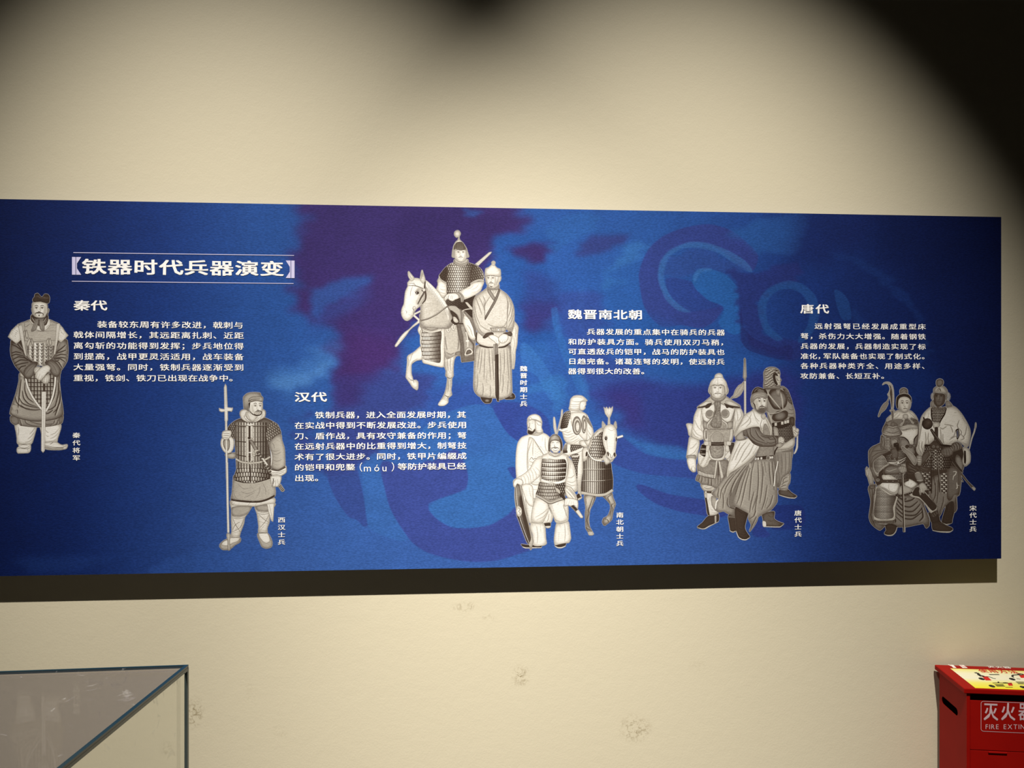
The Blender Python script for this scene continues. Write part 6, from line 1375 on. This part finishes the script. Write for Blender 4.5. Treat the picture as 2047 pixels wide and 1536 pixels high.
slab('side_edge', -.003, .001, .003, LY, GZ-.0095, GZ-.0035, SEAM2)
for u in (-.003, LX-.002):
    for v in (-.002, LY-.004): slab('corner_edge', u, u+.006, v, v+.006, GZ-GH, GZ-.004, SEAM2)
# ---------------------------------------------------------------- fire extinguisher box, lower right
bk = on_y(1868, 1329, -.012); BZ = bk.z
fl = on_z(1930, 1377, BZ); fr_ = on_z(2047, 1381.5, BZ)
dy = (fl-bk).to_2d(); depth = dy.length
dx_ = (fr_-fl).to_2d().normalized(); rz = math.atan2(dx_.y, dx_.x)
print('box', bk, fl, depth, math.degrees(rz), 'angle', math.degrees(dx_.angle(dy)))
BW, BD = .36, depth
fbox = empty('fire_extinguisher_box', (bk.x, bk.y, 0), rz); tag(fbox, 'red metal fire extinguisher box with a yellow instruction sticker on its lid', 'fire extinguisher box')
RED = material('red_enamel', lin((150, 14, 8)), .55, .1); g = G(RED); nz = g.new('ShaderNodeTexNoise'); nz.inputs['Scale'].default_value = 14; nz.inputs['Detail'].default_value = 4
tc = g.new('ShaderNodeTexCoord'); g.l.new(tc.outputs['Object'], nz.inputs['Vector']); g.l.new(g.mix(nz.outputs['Fac'], (*lin((142, 12, 7)), 1), (*lin((160, 18, 10)), 1)), g.b.inputs['Base Color'])
BLACKIN = material('dark_inside', (.006, .004, .004), .9, .1)
LT = .016; O = .010                                     # lid rim height, overhang
def bp(name, lo, hi, mat=RED, bevel=.0012): return box(name, lo, hi, mat, fbox, bevel)
bp('lid', (0, -BD, BZ-LT), (BW+2*O, 0, BZ), bevel=.0025)
def plate_with_slot(name, y0, y1, z0, z1, x0, x1, cy, cz, L_, r, ang):
    outer = [Vector((y0, z0, 0)), Vector((y1, z0, 0)), Vector((y1, z1, 0)), Vector((y0, z1, 0))]
    hole = []
    for k in range(20):
        a = -math.pi/2+math.pi*(k % 10)/9+(math.pi if k >= 10 else 0); s_ = 1 if k < 10 else -1
        u, v = s_*L_/2+r*math.cos(a), r*math.sin(a)
        hole.append(Vector((cy+u*math.cos(ang)-v*math.sin(ang), cz+u*math.sin(ang)+v*math.cos(ang), 0)))
    hole = hole[::-1]
    tri = tessellate_polygon([outer, hole]); P2 = outer+hole; n = len(P2)
    vs = [(x0, p.x, p.y) for p in P2]+[(x1, p.x, p.y) for p in P2]
    fs = [tuple(t) for t in tri]+[tuple(n+i for i in t[::-1]) for t in tri]
    for ring in (list(range(4)), list(range(4, n))):
        for i in range(len(ring)): a, b = ring[i], ring[(i+1) % len(ring)]; fs.append((a, b, n+b, n+a))
    me = bpy.data.meshes.new(name); me.from_pydata(vs, [], fs); bm = bmesh.new(); bm.from_mesh(me); bmesh.ops.recalc_face_normals(bm, faces=bm.faces); bm.to_mesh(me); bm.free()
    return link(name, me, RED, fbox)
# handle slot: from (1884,1396) to (1913,1428) of the photo, on the left side plate
def to_local(v): return fbox_m @ v
fbox_m = (Matrix.Translation(fbox.location) @ Matrix.Rotation(rz, 4, 'Z')).inverted()
plane_n = Vector((math.cos(rz), math.sin(rz), 0)); side_pt = Vector(fbox.location)+plane_n*O
def on_side(px, py):
    d = ray(px, py); t = (side_pt-CAM).dot(plane_n)/d.dot(plane_n); return to_local(CAM+d*t)
s1, s2 = on_side(1886, 1399), on_side(1911, 1425)
print('slot', s1, s2)
cyy, czz = (s1.y+s2.y)/2, (s1.z+s2.z)/2
plate_with_slot('side_panel', -BD+.006, -.014, .02, BZ-LT-.0005, O, O+.0015, cyy, czz, min(.12, abs(s1.y-s2.y)), .012, 0)
bp('side_panel', (O+BW-.0015, -BD+.006, .02), (O+BW, -.014, BZ-LT-.0005))
bp('rear_panel', (O+.002, -.0155, .02), (O+BW-.002, -.014, BZ-LT-.0005)); bp('bottom_panel', (O+.002, -BD+.008, .02), (O+BW-.002, -.016, .022))
FZ = on_z(1950, 1400, BZ)
FY = -BD+.012
def on_front(px, py, y=None):
    nn = Vector((-math.sin(rz), math.cos(rz), 0)); pt = Vector(fbox.location)+nn*(FY if y is None else y)
    d = ray(px, py); t = (pt-CAM).dot(nn)/d.dot(nn); return to_local(CAM+d*t)
ftop = on_front(1960, 1401).z; fseam = on_front(1990, 1502).z
DRED = RED
bp('front_panel', (O+.002, FY, fseam+.001), (O+BW-.002, FY+.0015, ftop), DRED); bp('front_panel', (O+.002, FY, .02), (O+BW-.002, FY+.0015, fseam-.001), DRED)
bp('front_corner', (O+.0016, -BD+.006, .02), (O+.010, -BD+.0075, BZ-LT-.001)); bp('front_corner', (O+BW-.010, -BD+.006, .02), (O+BW-.0016, -BD+.0075, BZ-LT-.001))
h0 = on_front(1975, 1504); bp('latch', (h0.x, FY-.004, h0.z-.002), (h0.x+.055, FY-.0002, h0.z+.003), RED, .001)
bp('foot', (O+.01, -BD+.02, 0), (O+.04, -.03, .02), BLACKIN); bp('foot', (O+BW-.04, -BD+.02, 0), (O+BW-.01, -.03, .02), BLACKIN)
bp('cylinder_cradle', (O+.02, -BD+.03, .03), (O+BW-.02, -.03, .09), BLACKIN)
# front lettering
INK2 = material('pale_pink_ink', lin((214, 186, 190)), .5, .3)
L = Lettering()
yy = FY-.0007
def fl_add(ch, px, py, wpx, hpx, off):
    p = on_front(px, py); q = on_front(px+10, py); k = (q-p).length/10
    L.add(ch, p.x, p.z, wpx*k, hpx*k, yy, off)
for ch, px in (('灭', 1980.5), ('火', 2015), ('器', 2050), ('箱', 2084)): fl_add(ch, px, 1423, 30, 40, .016)
x = 1970
for ch in 'FIRE EXTINGUISHER':
    v, f = glyph(ch, .0)
    wd = (v[:, 0].max()-v[:, 0].min()) if len(v) else .3
    p = on_front(x, 1453); k = (on_front(x+10, 1453)-p).length/10
    if len(v):
        b = len(L.v); L.v += [(p.x+(a-v[:, 0].min())*13.2*k, yy, p.z+(c-.36)*14.5*k) for a, c, e in v]; L.f += [tuple(b+i for i in q) for q in f]
    x += wd*13.2+(2.6 if len(v) else 3.5)
c0, c1 = on_front(1960.5, 1401.8), on_front(1960.5, 1462.5); W_ = .20; r = .008; tt = .0013
def rrect(x0, z0, x1, z1, r):
    out = []
    for cx_, cz_, a0 in ((x1-r, z1-r, 0), (x0+r, z1-r, 90), (x0+r, z0+r, 180), (x1-r, z0+r, 270)):
        for k in range(5): a = math.radians(a0+22.5*k); out.append((cx_+r*math.cos(a), cz_+r*math.sin(a)))
    return out
oo, ii = rrect(c0.x, c1.z, c0.x+W_, c0.z, r), rrect(c0.x+tt, c1.z+tt, c0.x+W_-tt, c0.z-tt, r-tt)
for k in range(len(oo)):
    j = (k+1) % len(oo); L.quad([(oo[k][0], yy, oo[k][1]), (oo[j][0], yy, oo[j][1]), (ii[j][0], yy, ii[j][1]), (ii[k][0], yy, ii[k][1])])
o = L.build('front_lettering', INK2); o.parent = fbox
# lid sticker
def on_lid(px, py): v = to_local(on_z(px, py, BZ)); return v
ST = material('yellow_sticker', (.8, .75, .2), .45, .4); g = G(ST)
tc = g.new('ShaderNodeTexCoord'); sp = g.new('ShaderNodeSeparateXYZ'); g.l.new(tc.outputs['Object'], sp.inputs[0])
sb, sf = on_lid(1899.5, 1337), on_lid(1950, 1376.3)
mr = g.new('ShaderNodeMapRange'); mr.inputs['From Min'].default_value = sb.y; mr.inputs['From Max'].default_value = sf.y; g.l.new(sp.outputs[1], mr.inputs[0])
cr = g.new('ShaderNodeValToRGB'); g.l.new(mr.outputs[0], cr.inputs[0]); el = cr.color_ramp.elements
el[0].color = (*lin((232, 226, 120)), 1); el[1].color = (*lin((236, 224, 20)), 1)
for p_, c_ in ((.25, (236, 234, 200)), (.5, (236, 234, 205)), (.72, (236, 230, 110))): q = el.new(p_); q.color = (*lin(c_), 1)
g.l.new(cr.outputs[0], g.b.inputs['Base Color'])
x0_, x1_ = sb.x, BW+2*O-.03
mesh('instruction_sticker', [(x0_, sb.y, BZ+.0004), (x0_, sf.y, BZ+.0004), (x1_, sf.y, BZ+.0004), (x1_, sb.y, BZ+.0004)], [(0, 1, 2, 3)], ST, fbox)
INKK = material('black_ink', (.01, .01, .01), .5); INKR = material('red_ink', lin((205, 22, 18)), .5); INKW = material('white_sticker_ink', lin((235, 228, 220)), .5)
class LidInk(Lettering):
    def txt(s, t, px, py, px1, h, off=.01, z=.0008, wmul=.95):
        a, b = on_lid(px, py), on_lid(px1, py); n = len(t); w_ = (b.x-a.x)/max(1, n-1)
        for i, ch in enumerate(t):
            v, f = glyph(ch, off); bb = len(s.v)
            s.v += [(a.x+(b.x-a.x)*i/max(1, n-1)+(p[0]-.5)*w_*wmul, a.y+(p[1]-.38)*h, BZ+z+p[2]) for p in v]; s.f += [tuple(bb+k for k in q) for q in f]
    def poly(s, P, z=.0008): s.quad([(*on_lid(1840+x/6.507, 1300+y/6.507).xy, BZ+z) for x, y in P])
    def stroke(s, P, w_, z=.0009):
        Q = [on_lid(1840+x/6.507, 1300+y/6.507) for x, y in P]
        for a, b in zip(Q, Q[1:]):
            d = (b-a); n = Vector((-d.y, d.x, 0)).normalized()*w_/2
            s.quad([(a.x+n.x, a.y+n.y, BZ+z), (b.x+n.x, b.y+n.y, BZ+z), (b.x-n.x, b.y-n.y, BZ+z), (a.x-n.x, a.y-n.y, BZ+z)])
W3, R3, K3 = LidInk(), LidInk(), LidInk()
W3.txt('灭火器', 1981, 1334.2, 2011, .019, .012, .0006)
W3.poly([(385, 195), (425, 195), (470, 236), (430, 236)], .0006); W3.poly([(500, 197), (560, 197), (615, 236), (550, 236)], .0006); W3.stroke([(360, 190), (400, 210)], .004, .0007); R3.stroke([(520, 205), (590, 225)], .003)
R3.txt('使用方法', 1965.5, 1342.3, 2022, .030, .012)
for P_q in ([(800, 345), (870, 345), (925, 398), (850, 398)], [(1275, 325), (1350, 322), (1390, 365), (1310, 365)], [(1130, 432), (1185, 428), (1205, 466), (1150, 468)]): R3.poly(P_q)
for st, ww in (([(705, 300), (740, 300), (770, 330), (830, 345)], .008), ([(740, 320), (790, 350), (890, 350), (950, 372), (980, 375)], .004), ([(895, 322), (1025, 322)], .006),
               ([(1195, 350), (1200, 330), (1260, 325), (1330, 330)], .006), ([(1260, 318), (1310, 312), (1347, 325)], .007), ([(1195, 350), (1215, 362)], .004), ([(1250, 375), (1300, 382)], .003),
               ([(940, 433), (1010, 430), (1100, 434), (1190, 436)], .004), ([(1015, 415), (1012, 433)], .004), ([(1080, 434), (1100, 428), (1140, 432)], .006),
               ([(965, 452), (1080, 452)], .004), ([(980, 463), (1085, 463)], .004), ([(990, 474), (1100, 474)], .004), ([(1105, 486), (1200, 488)], .003), ([(1240, 418), (1347, 420)], .004), ([(1255, 430), (1347, 432)], .004), ([(1270, 442), (1347, 444)], .004)):
    K3.stroke(st, ww)
for n_, x_, y_ in (('1', 796, 378), ('2', 1194, 382), ('3', 930, 473), ('4', 1335, 487)):
    c_ = on_lid(1840+x_/6.507, 1300+y_/6.507); K3.quad([(c_.x+.0085*math.cos(k*.524), c_.y+.011*math.sin(k*.524), BZ+.0009) for k in range(12)])
    v, f = glyph(n_, .01); bb = len(W3.v); W3.v += [(c_.x+(p[0]-.28)*.016, c_.y+(p[1]-.34)*.018, BZ+.0012) for p in v]; W3.f += [tuple(bb+k for k in q) for q in f]
for L_, m_, nm in ((W3, INKW, 'white_lid_print'), (R3, INKR, 'red_lid_print'), (K3, INKK, 'black_lid_print')):
    o = L_.build(nm, m_); o.parent = fbox; o['kind'] = 'stuff'
